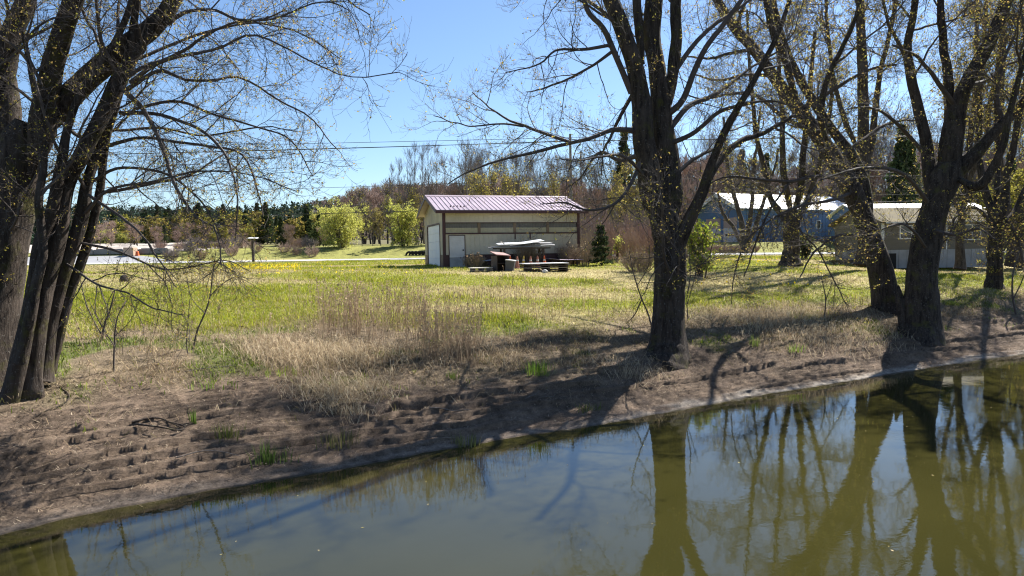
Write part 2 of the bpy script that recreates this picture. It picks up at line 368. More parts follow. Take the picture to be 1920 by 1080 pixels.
def spawn(P, Rr, counts, tr, Lr, ang, S, up0, up1, wander, rk, rmin, decay=.5, bias=1.0, outward=None, rmax=.7):
    N, S0 = P.shape[:2]
    cnt = np.full(N, counts) if np.isscalar(counts) else np.asarray(counts)
    idx = np.repeat(np.arange(N), cnt.astype(int)); M = len(idx)
    t = tr[0] + (tr[1] - tr[0]) * rng.random(M) ** bias
    f = np.clip(t, 0, .9999) * (S0 - 1); i = f.astype(int); a = (f - i)[:, None]
    base = P[idx, i] * (1 - a) + P[idx, i + 1] * a; T = nrm(P[idx, i + 1] - P[idx, i]); r = Rr[idx, i] * (1 - a[:, 0]) + Rr[idx, i + 1] * a[:, 0]
    q = rng.normal(size=(M, 3)); 
    if outward is not None: q = q + outward
    q = nrm(q - (q * T).sum(1, keepdims=True) * T)
    th = R(ang[0]) + (R(ang[1]) - R(ang[0])) * rng.random(M)[:, None]
    d = np.cos(th) * T + np.sin(th) * q
    L = (Lr[0] + (Lr[1] - Lr[0]) * rng.random(M)) * (1 - decay * t)
    r0 = np.minimum(r * rmax, np.maximum(L * rk, rmin))
    out = np.empty((M, S, 3)); out[:, 0] = base; p = base
    for k in range(1, S):
        d = d + wander * rng.normal(size=(M, 3)); d[:, 2] += (up0 + (up1 - up0) * k / (S - 1)) / (S - 1) * 3
        d = nrm(d); p = p + d * (L / (S - 1))[:, None]; out[:, k] = p
    rr = np.maximum(r0[:, None] * (1 - .72 * np.linspace(0, 1, S)[None]), rmin * .62)
    return out, rr
def tubes(P, Rr, k):
    N, S = P.shape[:2]
    if N == 0: return np.zeros((0, 3)), np.zeros((0, 4), int)
    T = np.empty_like(P); T[:, 1:-1] = P[:, 2:] - P[:, :-2]; T[:, 0] = P[:, 1] - P[:, 0]; T[:, -1] = P[:, -1] - P[:, -2]; T = nrm(T)
    m = nrm(P[:, -1] - P[:, 0] + 1e-6); ref = np.cross(m, np.array([.37, .82, .43])); ref = nrm(ref)[:, None]
    n = nrm(ref - (ref * T).sum(-1, keepdims=True) * T); b = np.cross(T, n)
    an = np.arange(k) * 2 * np.pi / k
    V = P[:, :, None] + Rr[:, :, None, None] * (np.cos(an)[None, None, :, None] * n[:, :, None] + np.sin(an)[None, None, :, None] * b[:, :, None])
    g = np.arange(N)[:, None, None] * S * k; s = np.arange(S - 1)[None, :, None] * k; j = np.arange(k)[None, None]; j2 = (j + 1) % k
    F = np.stack(np.broadcast_arrays(g + s + j, g + s + j2, g + s + k + j2, g + s + k + j), -1).reshape(-1, 4)
    return V.reshape(-1, 3), F
def join(parts):
    V = []; F = []; o = 0
    for v, f in parts:
        if len(v) == 0: continue
        V.append(v); F.append(np.asarray(f) + o); o += len(v)
    return np.concatenate(V), np.concatenate(F)
def bark_tube(pts, radii, k, rough=.10, flare=0.0, seed=0):
    """thick stem with furrowed, uneven outline"""
    n = len(pts); V, F = tubes(pts[None], radii[None], k)
    V = V.reshape(n, k, 3); c = pts[:, None]; d = V - c
    L = np.concatenate([[0], np.cumsum(np.linalg.norm(np.diff(pts, axis=0), axis=1))])[:, None]
    an = np.arange(k)[None] * 2 * np.pi / k; ca, sa = np.cos(an), np.sin(an)
    f = 1 + rough * fbm(ca * 1.6 + seed, sa * 1.6, L * .9, seed=seed, o=2) + rough * .75 * (np.abs(vnoise(ca * 5.5, sa * 5.5 + seed, L * .8, seed=seed + 3)) - .4)
    if flare: f = f + flare * np.exp(-L / (radii[0] * 1.3)) * (1 + .55 * np.cos(an * 4 + seed) + .3 * np.cos(an * 7 + 1 + seed))
    return (c + d * f[..., None]).reshape(-1, 3), F
def leaves(P, n, size, pal, spread=.02, elong=1.0):
    """n small leaf faces near random points of the twigs P"""
    N, S = P.shape[:2]
    k = max(1, n // 3); a = np.repeat(rng.integers(0, N, k), 3); s = np.repeat(rng.integers(max(1, S // 3), S, k), 3); n = len(a)
    c = P[a, s] + rng.normal(size=(n, 3)) * spread
    return leaf_quads(c, size, pal, elong)
def leaf_quads(c, size, pal, elong=1.0, colj=.25, upr=0.0):
    n = len(c); d = rng.normal(size=(n, 3)); d[:, 2] += upr; d = nrm(d); e = nrm(np.cross(d, rng.normal(size=(n, 3))))
    z = size[0] + (size[1] - size[0]) * rng.random(n)[:, None]
    V = np.stack([c - d * z * elong * .2, c + e * z * .42 + d * z * elong * .3, c + d * z * elong, c - e * z * .42 + d * z * elong * .3], 1)
    pal = np.asarray(pal); pc = pal[rng.integers(0, len(pal), n)] * (1 + colj * rng.normal(size=(n, 1)))
    return V.reshape(-1, 3), np.arange(4 * n).reshape(n, 4), np.clip(np.repeat(pc, 4, 0), .005, 1)

M_BARK = m_bark('dark_furrowed_bark', (.072, .056, .045), (.018, .014, .012), 1.0, (.085, .080, .022))
M_BARK2 = m_bark('grey_brown_bark', (.095, .077, .064), (.032, .025, .021), 1.4)
M_TWIG = m_plain('twig_bark', (.105, .083, .070), (.060, .047, .040), 4, .8, bump=0)
M_TWIGFAR = m_plain('distant_twig_bark', (.21, .175, .160), (.15, .125, .115), 1, .9, bump=0)
M_BUD = m_leaf('spring_leaf_buds', .5)
M_GREY = m_bark('pale_grey_bark', (.20, .175, .155), (.10, .085, .075), 1.2)
BUDS = [(.52, .42, .09), (.44, .39, .08), (.55, .40, .12), (.38, .38, .07), (.48, .32, .11), (.30, .24, .09)]

def hero(label, D, trunks, limbs, twig=1.0, bud=1.0, budsize=(.03, .062), flare=.45, extra=10, mats=(M_BARK, M_TWIG), seed=0, droop=0.0, sides=26, L2=(.9, 2.6), minr=.0042, group=None, sprout=1.0, name='maple_tree', wispy=1.0, tw=1.0, lw=1.0):
    """trunks / limbs: lists of (px, py, depth offset, width px) seen in the photograph, turned into metres at depth D"""
    def world(pl, n, k=1.0):
        a = np.array([[*at(x, y, D + dd), k * w * .5 / 1280 * (D + dd)] for x, y, dd, w in pl]); return resample(a, n)
    base = None; Vt = []; ST = []
    for k, pl in enumerate(trunks):
        if k and pl[0][1] < 480: pl = [(*pl[0][:3], pl[0][3] * .35)] + list(pl[1:])
        q = world(pl, max(24, int(len(pl) * 14)), tw)
        if base is None: base = q[0, :3].copy()
        jit = .012 * D / 20; q[1:, :3] += jit * np.stack([fbm(np.linspace(0, 9, len(q)), k, c * 5.0, seed=seed + 40) for c in range(3)], 1)[1:] * 3
        Vt.append(bark_tube(q[:, :3] - base, q[:, 3], sides if pl[0][3] > 24 else 14, .11, flare if pl[0][3] > 50 else (.25 if pl[0][1] > 480 else 0), seed + k)); ST.append(resample(q, 24))
    root = empty(name, base); tag(root, label, 'tree', group)
    V, F = join(Vt); mk('trunk', V, F, mats[0], root, smooth=True)
    ST = np.array(ST); SP_, SR_ = ST[..., :3] - base, np.maximum(ST[..., 3], .012)
    LP = []
    for pl in limbs:
        q = world(pl, 24, lw); q[:, :3] += .03 * np.stack([fbm(np.linspace(0, 7, 24), len(LP), c * 5.0, seed=seed + 60) for c in range(3)], 1) * np.linspace(0, 2, 24)[:, None]; LP.append(q)
    parts = []
    if LP:
        LP = np.array(LP); P1, R1 = LP[..., :3] - base, np.maximum(LP[..., 3], .009)
    else: P1, R1 = np.zeros((0, 24, 3)), np.zeros((0, 24))
    # limbs the photograph hides or cuts off: they fork from the stems all round
    if extra:
        hi = SP_[:, -1, 2] > 3
        Pe, Re = spawn(SP_[hi], SR_[hi], extra, (.42, .98), (2.2, 5.0), (30, 75), 24, .12, .25, .11, .012, .02, .3)
        Pe[..., 2] = np.maximum(Pe[..., 2], 1.5)
        P1 = np.concatenate([P1, Pe]); R1 = np.concatenate([R1, Re])
    parts.append(tubes(P1, R1, 7))
    ln = np.linalg.norm(np.diff(P1, axis=1), axis=-1).sum(1)
    P2, R2 = spawn(P1, R1, np.maximum(3, (ln * 3.6 * twig).astype(int)), (.16, 1.0), L2, (28, 72), 12, -.10 - droop, .22 - droop * .4, .13, .009, .008, .45)
    Ps, Rs = spawn(SP_, SR_, int(14 * sprout), (.35, 1.0), (.5, 1.5), (40, 85), 12, .1, .35, .16, .008, .007, .3)
    P2 = np.concatenate([P2, Ps]); R2 = np.concatenate([R2, Rs]); parts.append(tubes(P2, R2, 5))
    P3, R3 = spawn(P2, R2, max(2, int(round(6 * twig))), (.12, 1.0), (.35, 1.15), (25, 65), 8, -.05 - droop, .30 - droop * .3, .16, .006, minr * 1.25, .45); parts.append(tubes(P3, R3, 3))
    P4, R4 = spawn(P3, R3, max(2, int(round(5 * twig * wispy))), (.15, 1.0), (.12, .48), (25, 62), 5, .0 - droop * .5, .4, .17, .006, minr, .35); parts.append(tubes(P4, R4, 3))
    V, F = join(parts); mk('crown', V, F, mats[1], root)
    nb = int(len(P4) * 1.5 * bud)
    if nb:
        a = leaves(P4, nb, budsize, BUDS, .012); b = leaves(P3, nb // 3, budsize, BUDS, .02); c = leaves(Ps, int(nb * .06 * sprout) + 5, budsize, BUDS, .10)
        V, F = join([x[:2] for x in (a, b, c)]); mk('leaves', V, F, M_BUD, root, col=np.concatenate([x[2] for x in (a, b, c)]))
    return root

# ---- A: the leaning many-stemmed maple on the left
hero('huge old many-stemmed maple with drooping branches, at the left end of the bank', 13.4,
     [[(-45, 760, 0, 150), (-25, 600, .1, 135), (0, 450, .2, 118), (22, 350, .3, 110), (42, 275, .3, 92), (58, 232, .3, 62)],
      [(20, 330, .3, 70), (18, 240, .5, 46), (12, 160, .7, 44), (0, 100, .8, 40), (-22, 30, 1, 38), (-40, -80, 1.2, 34), (-60, -200, 1.3, 26)],
      [(-18, 400, .2, 60), (-14, 300, .3, 46), (-4, 200, .5, 46), (14, 100, .6, 44), (28, 50, .7, 42), (48, 0, .8, 40), (70, -90, 1, 32), (95, -200, 1.2, 24)],
      [(60, 330, .2, 66), (78, 250, .1, 56), (86, 190, 0, 50), (100, 120, -.1, 46), (118, 60, -.2, 42), (142, -10, -.3, 38), (180, -120, -.5, 30), (200, -220, -.5, 22)],
      [(62, 270, .2, 70), (105, 210, .3, 52), (150, 160, .4, 50), (200, 118, .5, 48), (245, 82, .5, 46), (282, 55, .6, 44), (312, 20, .7, 38), (345, -40, .8, 32), (400, -130, 1, 24), (450, -220, 1, 16)],
      [(48, 735, -.3, 56), (66, 620, -.3, 46), (88, 520, -.2, 42), (108, 430, -.2, 40), (122, 350, -.1, 40), (152, 295, 0, 36), (180, 240, .1, 34), (205, 190, .2, 36), (228, 140, .3, 34), (262, 90, .4, 20), (300, 30, .4, 14)],
      [(14, 770, -.6, 44), (44, 640, -.6, 34), (60, 560, -.5, 32), (76, 460, -.5, 28), (96, 400, -.4, 27), (118, 290, -.3, 22), (128, 240, -.2, 18), (150, 180, -.2, 15), (190, 120, 0, 14), (225, 60, .1, 14), (250, -10, .2, 14), (280, -120, .3, 10)],
      [(78, 715, 0, 40), (100, 590, .1, 33), (122, 500, .1, 30), (150, 420, .2, 30), (165, 340, .2, 24), (182, 280, .3, 22), (198, 220, .3, 20), (215, 170, .3, 22), (240, 110, .3, 20), (248, 60, .3, 16), (262, -10, .3, 14), (290, -110, .4, 10)],
      [(92, 700, .2, 26), (128, 560, .3, 22), (160, 470, .4, 21), (178, 400, .4, 19), (190, 330, .4, 17), (202, 250, .4, 16), (222, 185, .4, 15), (236, 150, .4, 14)],
      [(38, 680, -.8, 22), (62, 560, -.8, 22), (80, 470, -.7, 20), (72, 380, -.7, 17), (84, 300, -.6, 16), (70, 200, -.6, 17), (58, 130, -.5, 12), (44, 60, -.4, 9)]],
     [[(245, 155, 0, 13), (290, 122, -.2, 10), (340, 105, -.5, 9), (410, 90, -.8, 7), (470, 65, -1, 6), (530, 88, -1.2, 5), (600, 125, -1.5, 4), (660, 145, -1.6, 3), (745, 133, -1.7, 2)],
      [(235, 170, 0, 13), (300, 132, .3, 10), (345, 150, .5, 8), (400, 150, .8, 7), (450, 145, 1, 6), (520, 190, 1.3, 5), (580, 222, 1.5, 4), (632, 285, 1.6, 2.5)],
      [(315, 45, .6, 14), (345, 24, .5, 10), (400, 18, .3, 8), (450, 38, 0, 7), (520, 35, -.2, 5), (590, 5, -.4, 4), (650, 15, -.6, 3), (672, 60, -.6, 2)],
      [(228, 165, .2, 15), (270, 208, -.1, 13), (305, 275, -.4, 11), (322, 330, -.6, 10), (345, 375, -.7, 8), (372, 412, -.8, 6), (405, 430, -.9, 5), (412, 500, -1, 3)],
      [(225, 212, .2, 12), (290, 213, 0, 10), (350, 232, -.3, 9), (412, 272, -.5, 8), (434, 320, -.7, 6), (444, 375, -.8, 4), (440, 450, -.8, 2.5)],
      [(195, 275, .3, 11), (265, 258, .2, 9), (330, 266, .1, 8), (400, 276, 0, 7), (452, 288, 0, 6), (478, 338, -.1, 5), (495, 405, -.2, 3)],
      [(170, 342, .1, 10), (220, 316, 0, 8), (290, 320, -.2, 7), (330, 337, -.4, 6), (366, 368, -.6, 5), (392, 405, -.7, 4), (420, 455, -.8, 2.5)],
      [(160, 400, 0, 10), (205, 356, -.3, 8), (290, 340, -.5, 6), (370, 322, -.8, 5), (470, 330, -1, 3), (560, 358, -1, 2)],
      [(125, 495, 0, 7), (180, 532, -.4, 6), (235, 548, -.7, 5), (295, 580, -.9, 4), (345, 588, -1.1, 2.5)],
      [(150, 455, .2, 8), (215, 470, .2, 7), (290, 500, .2, 5), (340, 505, .2, 4), (420, 490, .1, 3), (470, 510, 0, 2)],
      [(165, 365, -.1, 9), (230, 410, -.3, 8), (265, 440, -.5, 6), (300, 490, -.6, 4), (330, 540, -.7, 2.5)],
      [(250, 205, .3, 9), (330, 190, .6, 8), (400, 215, .8, 6), (470, 235, 1, 5), (545, 262, 1.2, 4), (590, 330, 1.3, 2.5)],
      [(260, 110, .5, 10), (320, 85, .9, 8), (390, 60, 1.2, 7), (470, 45, 1.5, 5), (560, 60, 1.8, 4), (640, 110, 2, 2.5)],
      [(170, 235, .3, 10), (225, 245, .6, 8), (300, 240, .9, 7), (390, 255, 1.3, 5), (480, 240, 1.6, 4), (560, 245, 1.8, 2)],
      [(400, -130, 1, 14), (480, -110, .9, 9), (560, -60, .8, 7), (630, -20, .7, 5), (690, 30, .6, 3)],
      [(78, 160, -.5, 9), (50, 85, -.5, 7), (90, 35, -.5, 5), (150, 30, -.5, 3)], [(-10, 130, .5, 9), (40, 90, .2, 7), (60, 40, 0, 5), (75, -30, 0, 3)]],
     twig=1.0, bud=.85, extra=3, droop=.16, seed=1, sprout=.5, tw=.80, lw=.68, L2=(.6, 1.9), budsize=(.016, .036), minr=.0033)

# ---- B: the tall maple in the middle of the bank
hero('big straight maple alone on the bank right of the shed, with one thick dark trunk', 20.0,
     [[(1246, 690, -.2, 92), (1252, 655, -.1, 74), (1254, 600, 0, 66), (1256, 520, 0, 66), (1255, 460, 0, 68), (1248, 420, 0, 66), (1238, 385, 0, 50)],
      [(1242, 440, 0, 54), (1228, 375, 0, 54), (1215, 310, -.1, 50), (1207, 250, -.2, 46), (1202, 190, -.2, 42), (1190, 130, -.2, 36), (1172, 70, -.3, 34), (1150, 10, -.3, 32), (1125, -70, -.4, 28), (1100, -180, -.5, 20), (1090, -300, -.5, 12)],
      [(1256, 440, .2, 44), (1256, 370, .3, 52), (1248, 300, .4, 54), (1240, 240, .4, 48), (1240, 180, .4, 42), (1232, 120, .4, 36), (1222, 60, .5, 38), (1226, 0, .5, 36), (1240, -80, .7, 30), (1250, -190, .8, 20), (1258, -310, .9, 12)],
      [(1250, 215, .4, 30), (1262, 130, .2, 26), (1268, 70, .1, 24), (1268, 0, 0, 22), (1276, -90, -.1, 18), (1290, -220, -.2, 12)],
      [(1206, 120, .1, 24), (1198, 60, .2, 18), (1193, 0, .3, 18), (1190, -90, .5, 14), (1180, -230, .6, 9)],
      [(1264, 480, -.1, 34), (1282, 434, -.3, 30), (1303, 388, -.5, 26), (1322, 345, -.7, 23), (1338, 300, -.9, 18), (1358, 250, -1.1, 16), (1385, 200, -1.3, 14), (1420, 140, -1.5, 12), (1460, 60, -1.7, 10), (1500, -60, -2, 7)],
      [(1310, 378, -.5, 20), (1330, 330, -.2, 18), (1352, 295, .2, 14), (1390, 265, .6, 12), (1440, 245, 1, 9), (1490, 215, 1.5, 6)]],
     [[(1184, 175, -.2, 14), (1165, 130, -.3, 13), (1146, 85, -.4, 13), (1130, 52, -.5, 12), (1105, 25, -.6, 11), (1092, -10, -.6, 10), (1080, -80, -.7, 7)],
      [(1146, 84, -.4, 8), (1100, 92, -.8, 7), (1045, 94, -1.2, 5), (1018, 118, -1.4, 4), (985, 131, -1.6, 3), (945, 134, -1.8, 2)],
      [(1147, 97, -.4, 8), (1112, 122, -.2, 6), (1075, 143, 0, 5), (1022, 164, .2, 4), (985, 174, .3, 2)],
      [(1188, 245, -.2, 14), (1150, 243, -.5, 11), (1112, 257, -.8, 9), (1070, 268, -1.1, 8), (1000, 286, -1.4, 7), (930, 304, -1.8, 5), (880, 321, -2, 4), (838, 344, -2.1, 2)],
      [(1070, 267, -1.1, 8), (1020, 250, -1, 7), (982, 236, -.9, 6), (930, 210, -.8, 4), (882, 172, -.8, 2)],
      [(982, 237, -.9, 5), (940, 232, -1, 4), (880, 236, -1.2, 3), (815, 216, -1.4, 2)],
      [(1190, 170, -.1, 10), (1164, 215, .3, 8), (1145, 258, .6, 6), (1130, 290, .8, 4), (1126, 330, .9, 2)],
      [(1203, 300, -.2, 11), (1186, 338, -.7, 8), (1165, 370, -1.1, 7), (1142, 387, -1.4, 6), (1098, 394, -1.8, 5), (1055, 378, -2.1, 4), (1012, 382, -2.4, 2)],
      [(1196, 292, -.2, 12), (1160, 300, .3, 9), (1125, 286, .7, 7), (1090, 330, 1.1, 4), (1068, 350, 1.3, 3)],
      [(1252, 215, .3, 15), (1280, 188, .1, 14), (1303, 130, -.1, 13), (1325, 88, -.2, 12), (1360, 40, -.3, 11), (1398, -10, -.4, 9), (1440, -70, -.5, 6)],
      [(1258, 238, .3, 14), (1290, 200, .7, 12), (1330, 183, 1.1, 10), (1372, 155, 1.5, 7), (1420, 120, 2, 5), (1460, 105, 2.4, 3)],
      [(1268, 130, .1, 12), (1300, 85, .3, 10), (1340, 45, .6, 9), (1385, 15, .9, 7), (1440, -25, 1.2, 5)],
      [(1254, 270, .2, 12), (1300, 250, -.2, 10), (1345, 212, -.5, 9), (1392, 195, -.8, 7), (1450, 190, -1, 4), (1500, 205, -1.3, 2)],
      [(1262, 330, .1, 11), (1300, 300, .5, 8), (1340, 280, .9, 7), (1390, 275, 1.2, 4)],
      [(1170, 65, -.3, 12), (1140, 30, .2, 9), (1100, 0, .6, 8), (1050, -30, 1, 6), (1000, -40, 1.4, 3)],
      [(1208, 330, -.2, 9), (1180, 300, -1, 7), (1150, 290, -1.8, 6), (1100, 300, -2.6, 4), (1050, 300, -3.2, 2)]],
     twig=1.05, wispy=1.1, bud=.40, extra=3, seed=11, flare=.28, tw=.88, lw=.85, droop=0.0, budsize=(.022, .046), sprout=1.4, minr=.0030, L2=(.9, 2.4))

# ---- C1 / C2: the pair over the water on the right
hero('thick maple leaning far to the left, just left of the split trunk', 27.5,
     [[(1664, 600, 0, 74), (1660, 560, 0, 56), (1650, 510, 0, 50), (1636, 455, .1, 46), (1616, 400, .2, 42), (1592, 345, .3, 40), (1562, 295, .4, 36), (1528, 245, .5, 33), (1490, 195, .6, 28), (1452, 145, .6, 25), (1415, 95, .6, 23), (1378, 50, .6, 21), (1345, 0, .6, 19), (1310, -80, .6, 15), (1280, -180, .6, 10)],
      [(1630, 440, .2, 34), (1622, 370, .5, 30), (1606, 310, .7, 24), (1560, 240, .9, 20), (1510, 170, 1.1, 18), (1475, 100, 1.2, 16), (1455, 30, 1.3, 14), (1440, -60, 1.3, 12), (1425, -180, 1.4, 8)],
      [(1500, 215, .5, 20), (1478, 130, .2, 17), (1450, 60, 0, 15), (1436, 0, -.1, 13), (1425, -110, -.2, 9)],
      [(1560, 295, .4, 18), (1540, 230, -.4, 14), (1548, 160, -.8, 12), (1580, 90, -1, 10), (1610, 10, -1.2, 8), (1630, -90, -1.2, 6)]],
     [[(1528, 250, .5, 12), (1470, 220, -.2, 10), (1420, 180, -.8, 9), (1370, 175, -1.3, 7), (1320, 185, -1.7, 5), (1290, 178, -1.9, 3)],
      [(1590, 345, .3, 11), (1540, 330, -.6, 9), (1480, 340, -1.4, 8), (1420, 335, -2, 6), (1360, 332, -2.4, 4), (1330, 345, -2.6, 3)],
      [(1600, 360, .3, 9), (1560, 375, -.9, 8), (1500, 385, -1.8, 7), (1450, 410, -2.4, 5), (1400, 450, -2.8, 4), (1375, 520, -3, 3), (1370, 570, -3, 2)],
      [(1545, 330, -.6, 6), (1510, 380, -1.6, 6), (1500, 430, -2, 5), (1535, 470, -2.2, 4), (1560, 520, -2.3, 3), (1585, 570, -2.4, 2)],
      [(1480, 342, -1.4, 6), (1440, 400, -2, 5), (1412, 470, -2.2, 4), (1395, 520, -2.3, 3)],
      [(1500, 205, .6, 10), (1560, 170, .2, 9), (1620, 135, -.2, 7), (1680, 120, -.5, 5)],
      [(1450, 142, .6, 10), (1400, 140, 1, 8), (1350, 150, 1.3, 6), (1300, 140, 1.6, 4)],
      [(1412, 92, .6, 10), (1370, 100, 0, 8), (1330, 110, -.4, 6), (1290, 105, -.8, 4)],
      [(1380, 52, .6, 9), (1400, 0, .9, 8), (1430, -50, 1.2, 6), (1470, -110, 1.4, 4)],
      [(1570, 300, .4, 10), (1620, 260, .9, 9), (1670, 230, 1.4, 7), (1720, 225, 1.8, 4)],
      [(1636, 450, .1, 9), (1580, 440, -.8, 7), (1530, 470, -1.5, 5), (1500, 520, -2, 3)]],
     twig=1.1, wispy=1.1, bud=.50, extra=5, seed=21, droop=.04, budsize=(.022, .052), sprout=.9, tw=.84, lw=.75, flare=.25, minr=.0038, L2=(1.0, 2.8))
C2 = hero('massive dark maple with a split hollow base at the water\'s edge, wide spreading stems', 25.0,
     [[(1722, 650, -.1, 96), (1727, 610, 0, 76), (1726, 560, 0, 66), (1730, 510, 0, 60), (1738, 450, .1, 58), (1750, 400, .1, 54), (1764, 355, .1, 58), (1782, 320, .1, 62), (1792, 292, .1, 40)],
      [(1776, 350, .1, 50), (1780, 300, .1, 44), (1784, 250, .1, 44), (1794, 205, .1, 36), (1812, 160, 0, 30), (1835, 115, 0, 28), (1862, 65, -.1, 26), (1888, 0, -.1, 24), (1915, -90, -.2, 18), (1940, -200, -.2, 12)],
      [(1780, 345, 0, 42), (1812, 305, -.2, 32), (1845, 270, -.4, 26), (1878, 235, -.5, 22), (1910, 200, -.6, 20), (1955, 150, -.8, 16), (2010, 80, -1, 12), (2070, -20, -1.2, 8)],
      [(1752, 400, .2, 34), (1744, 340, .4, 28), (1738, 270, .6, 24), (1724, 210, .8, 22), (1710, 150, .9, 20), (1702, 90, 1, 17), (1712, 30, 1, 15), (1722, -60, 1, 12), (1728, -180, 1.1, 8)],
      [(1786, 230, .2, 26), (1780, 160, .5, 19), (1770, 90, .7, 16), (1764, 20, .8, 14), (1760, -80, .9, 10)],
      [(1790, 330, -.2, 24), (1830, 350, -.9, 20), (1858, 320, -1.3, 17), (1880, 270, -1.6, 14), (1900, 180, -1.8, 12), (1925, 90, -2, 9), (1950, -40, -2, 6)]],
     [[(1735, 290, .5, 10), (1700, 250, 0, 9), (1660, 215, -.5, 7), (1620, 200, -1, 5), (1590, 205, -1.3, 3)],
      [(1704, 120, .9, 10), (1680, 70, .5, 8), (1665, 40, .2, 7), (1650, -20, 0, 5)],
      [(1792, 200, .1, 12), (1755, 150, -.3, 10), (1725, 110, -.6, 8), (1700, 95, -.8, 6), (1670, 85, -1, 4)],
      [(1748, 390, .1, 11), (1700, 330, -.8, 9), (1650, 315, -1.4, 8), (1590, 320, -2, 6), (1540, 335, -2.4, 4)],
      [(1880, 232, -.5, 12), (1870, 180, -.2, 9), (1880, 120, 0, 7), (1905, 60, .2, 5)],
      [(1745, 430, -.2, 8), (1790, 440, -1, 7), (1830, 430, -1.5, 5), (1870, 450, -2, 3)],
      [(1740, 470, -.2, 7), (1710, 430, -1, 6), (1680, 420, -1.6, 5), (1640, 440, -2, 3)],
      [(1812, 160, 0, 12), (1850, 150, .6, 9), (1890, 120, 1.2, 7), (1930, 110, 1.6, 5)]],
     twig=1.1, wispy=1.1, bud=.55, extra=5, seed=31, droop=.02, budsize=(.022, .052), sprout=1.0, minr=.0036, flare=.16, tw=.86, lw=.8, L2=(.9, 2.4))
# the broken slab of old trunk at its foot: a part of that tree
b0 = np.array(C2.location)
q = resample(np.array([[*at(1748, 660, 24.7), .20], [*at(1752, 610, 24.75), .19], [*at(1755, 560, 24.8), .14], [*at(1757, 535, 24.85), .03]]), 22)
V, F = bark_tube(q[:, :3] - b0, q[:, 3], 16, .3, .5, 5)
q2 = resample(np.array([[*at(1700, 630, 25.0), .22], [*at(1694, 590, 25.1), .2], [*at(1688, 560, 25.2), .15], [*at(1684, 535, 25.3), .05]]), 18)
V2, F2 = bark_tube(q2[:, :3] - b0, q2[:, 3], 16, .35, .5, 9)
V, F = join([(V, F), (V2, F2)]); mk('torn_bark', V, F, M_BARK, C2, smooth=True)

# ---- C3: far right, C4: behind the leaning tree, and slimmer ones further back
hero('mid-sized maple at the bank\'s right end by the beige house', 34.0,
     [[(1864, 560, 0, 44), (1865, 520, 0, 32), (1866, 470, 0, 29), (1868, 430, 0, 28)],
      [(1866, 445, 0, 20), (1855, 390, .3, 16), (1842, 330, .6, 14), (1835, 260, .9, 12), (1838, 180, 1, 10), (1846, 80, 1.2, 8), (1850, -40, 1.2, 6)],
      [(1868, 440, 0, 20), (1882, 380, -.3, 17), (1890, 320, -.5, 15), (1905, 250, -.8, 13), (1918, 180, -1, 11), (1935, 80, -1.2, 9), (1950, -40, -1.2, 6)],
      [(1868, 435, 0, 16), (1900, 400, .4, 13), (1925, 350, .7, 11), (1945, 280, 1, 9), (1970, 180, 1.2, 7)],
      [(1866, 440, 0, 14), (1868, 370, .8, 12), (1872, 290, 1.2, 10), (1868, 200, 1.4, 8), (1875, 90, 1.5, 6)]],
     [[(1860, 420, 0, 8), (1830, 390, -.8, 6), (1800, 400, -1.4, 4), (1780, 420, -1.8, 2)], [(1878, 400, 0, 8), (1905, 440, -.5, 6), (1920, 500, -.9, 4)]],
     twig=1.15, bud=.4, extra=7, seed=41, tw=.85, budsize=(.04, .085), minr=.0065, L2=(.9, 2.6), sprout=1)
C4 = hero('dark stout tree on the lawn before the blue barn, splitting low into bent stems', 46.0,
     [[(1482, 502, 0, 52), (1483, 480, 0, 37), (1484, 440, 0, 35), (1486, 410, 0, 36), (1488, 395, 0, 26)],
      [(1478, 425, 0, 20), (1462, 395, .2, 15), (1444, 370, .4, 13), (1436, 320, .6, 12), (1420, 260, .8, 10), (1412, 200, 1, 9), (1405, 120, 1, 7), (1400, 20, 1, 5)],
      [(1484, 405, 0, 20), (1474, 350, -.4, 15), (1466, 290, -.6, 13), (1468, 220, -.8, 11), (1460, 140, -1, 9), (1455, 40, -1, 6)],
      [(1488, 400, 0, 22), (1502, 355, .2, 16), (1506, 300, .3, 14), (1512, 230, .4, 12), (1520, 150, .4, 10), (1528, 60, .5, 7)],
      [(1490, 410, 0, 18), (1512, 380, -.6, 14), (1526, 340, -1, 12), (1540, 290, -1.4, 10), (1556, 210, -1.8, 8), (1562, 110, -2, 6)]],
     [[(1444, 372, .4, 6), (1410, 340, 0, 5), (1380, 330, -.4, 4), (1350, 345, -.8, 3)], [(1505, 330, .2, 7), (1550, 300, .8, 5), (1590, 290, 1.2, 3)]],
     twig=.95, bud=.2, extra=7, seed=51, tw=.82, budsize=(.06, .13), minr=.009, L2=(1.2, 3.6), mats=(M_BARK, M_TWIG), sprout=.4, flare=.12)
hero('tall slim straight-trunked tree behind the left-leaning maple, by the beige house', 42.0,
     [[(1618, 498, 0, 28), (1619, 440, 0, 22), (1618, 360, 0, 21), (1619, 280, 0, 20), (1618, 200, 0, 19), (1615, 120, 0, 17), (1613, 40, 0, 15), (1612, -60, 0, 12), (1614, -180, 0, 8)],
      [(1622, 330, 0, 15), (1636, 270, .4, 12), (1640, 210, .6, 11), (1650, 140, .8, 9), (1668, 60, 1, 8), (1690, -60, 1.2, 5)],
      [(1616, 300, 0, 12), (1590, 240, -.5, 10), (1570, 180, -.8, 8), (1556, 100, -1, 7), (1548, -10, -1, 5)]],
     [], twig=.85, bud=.35, extra=11, seed=61, budsize=(.06, .12), minr=.008, L2=(1.2, 3.4), mats=(M_BARK2, M_TWIG), sprout=.8, flare=.2, name='tall_tree')
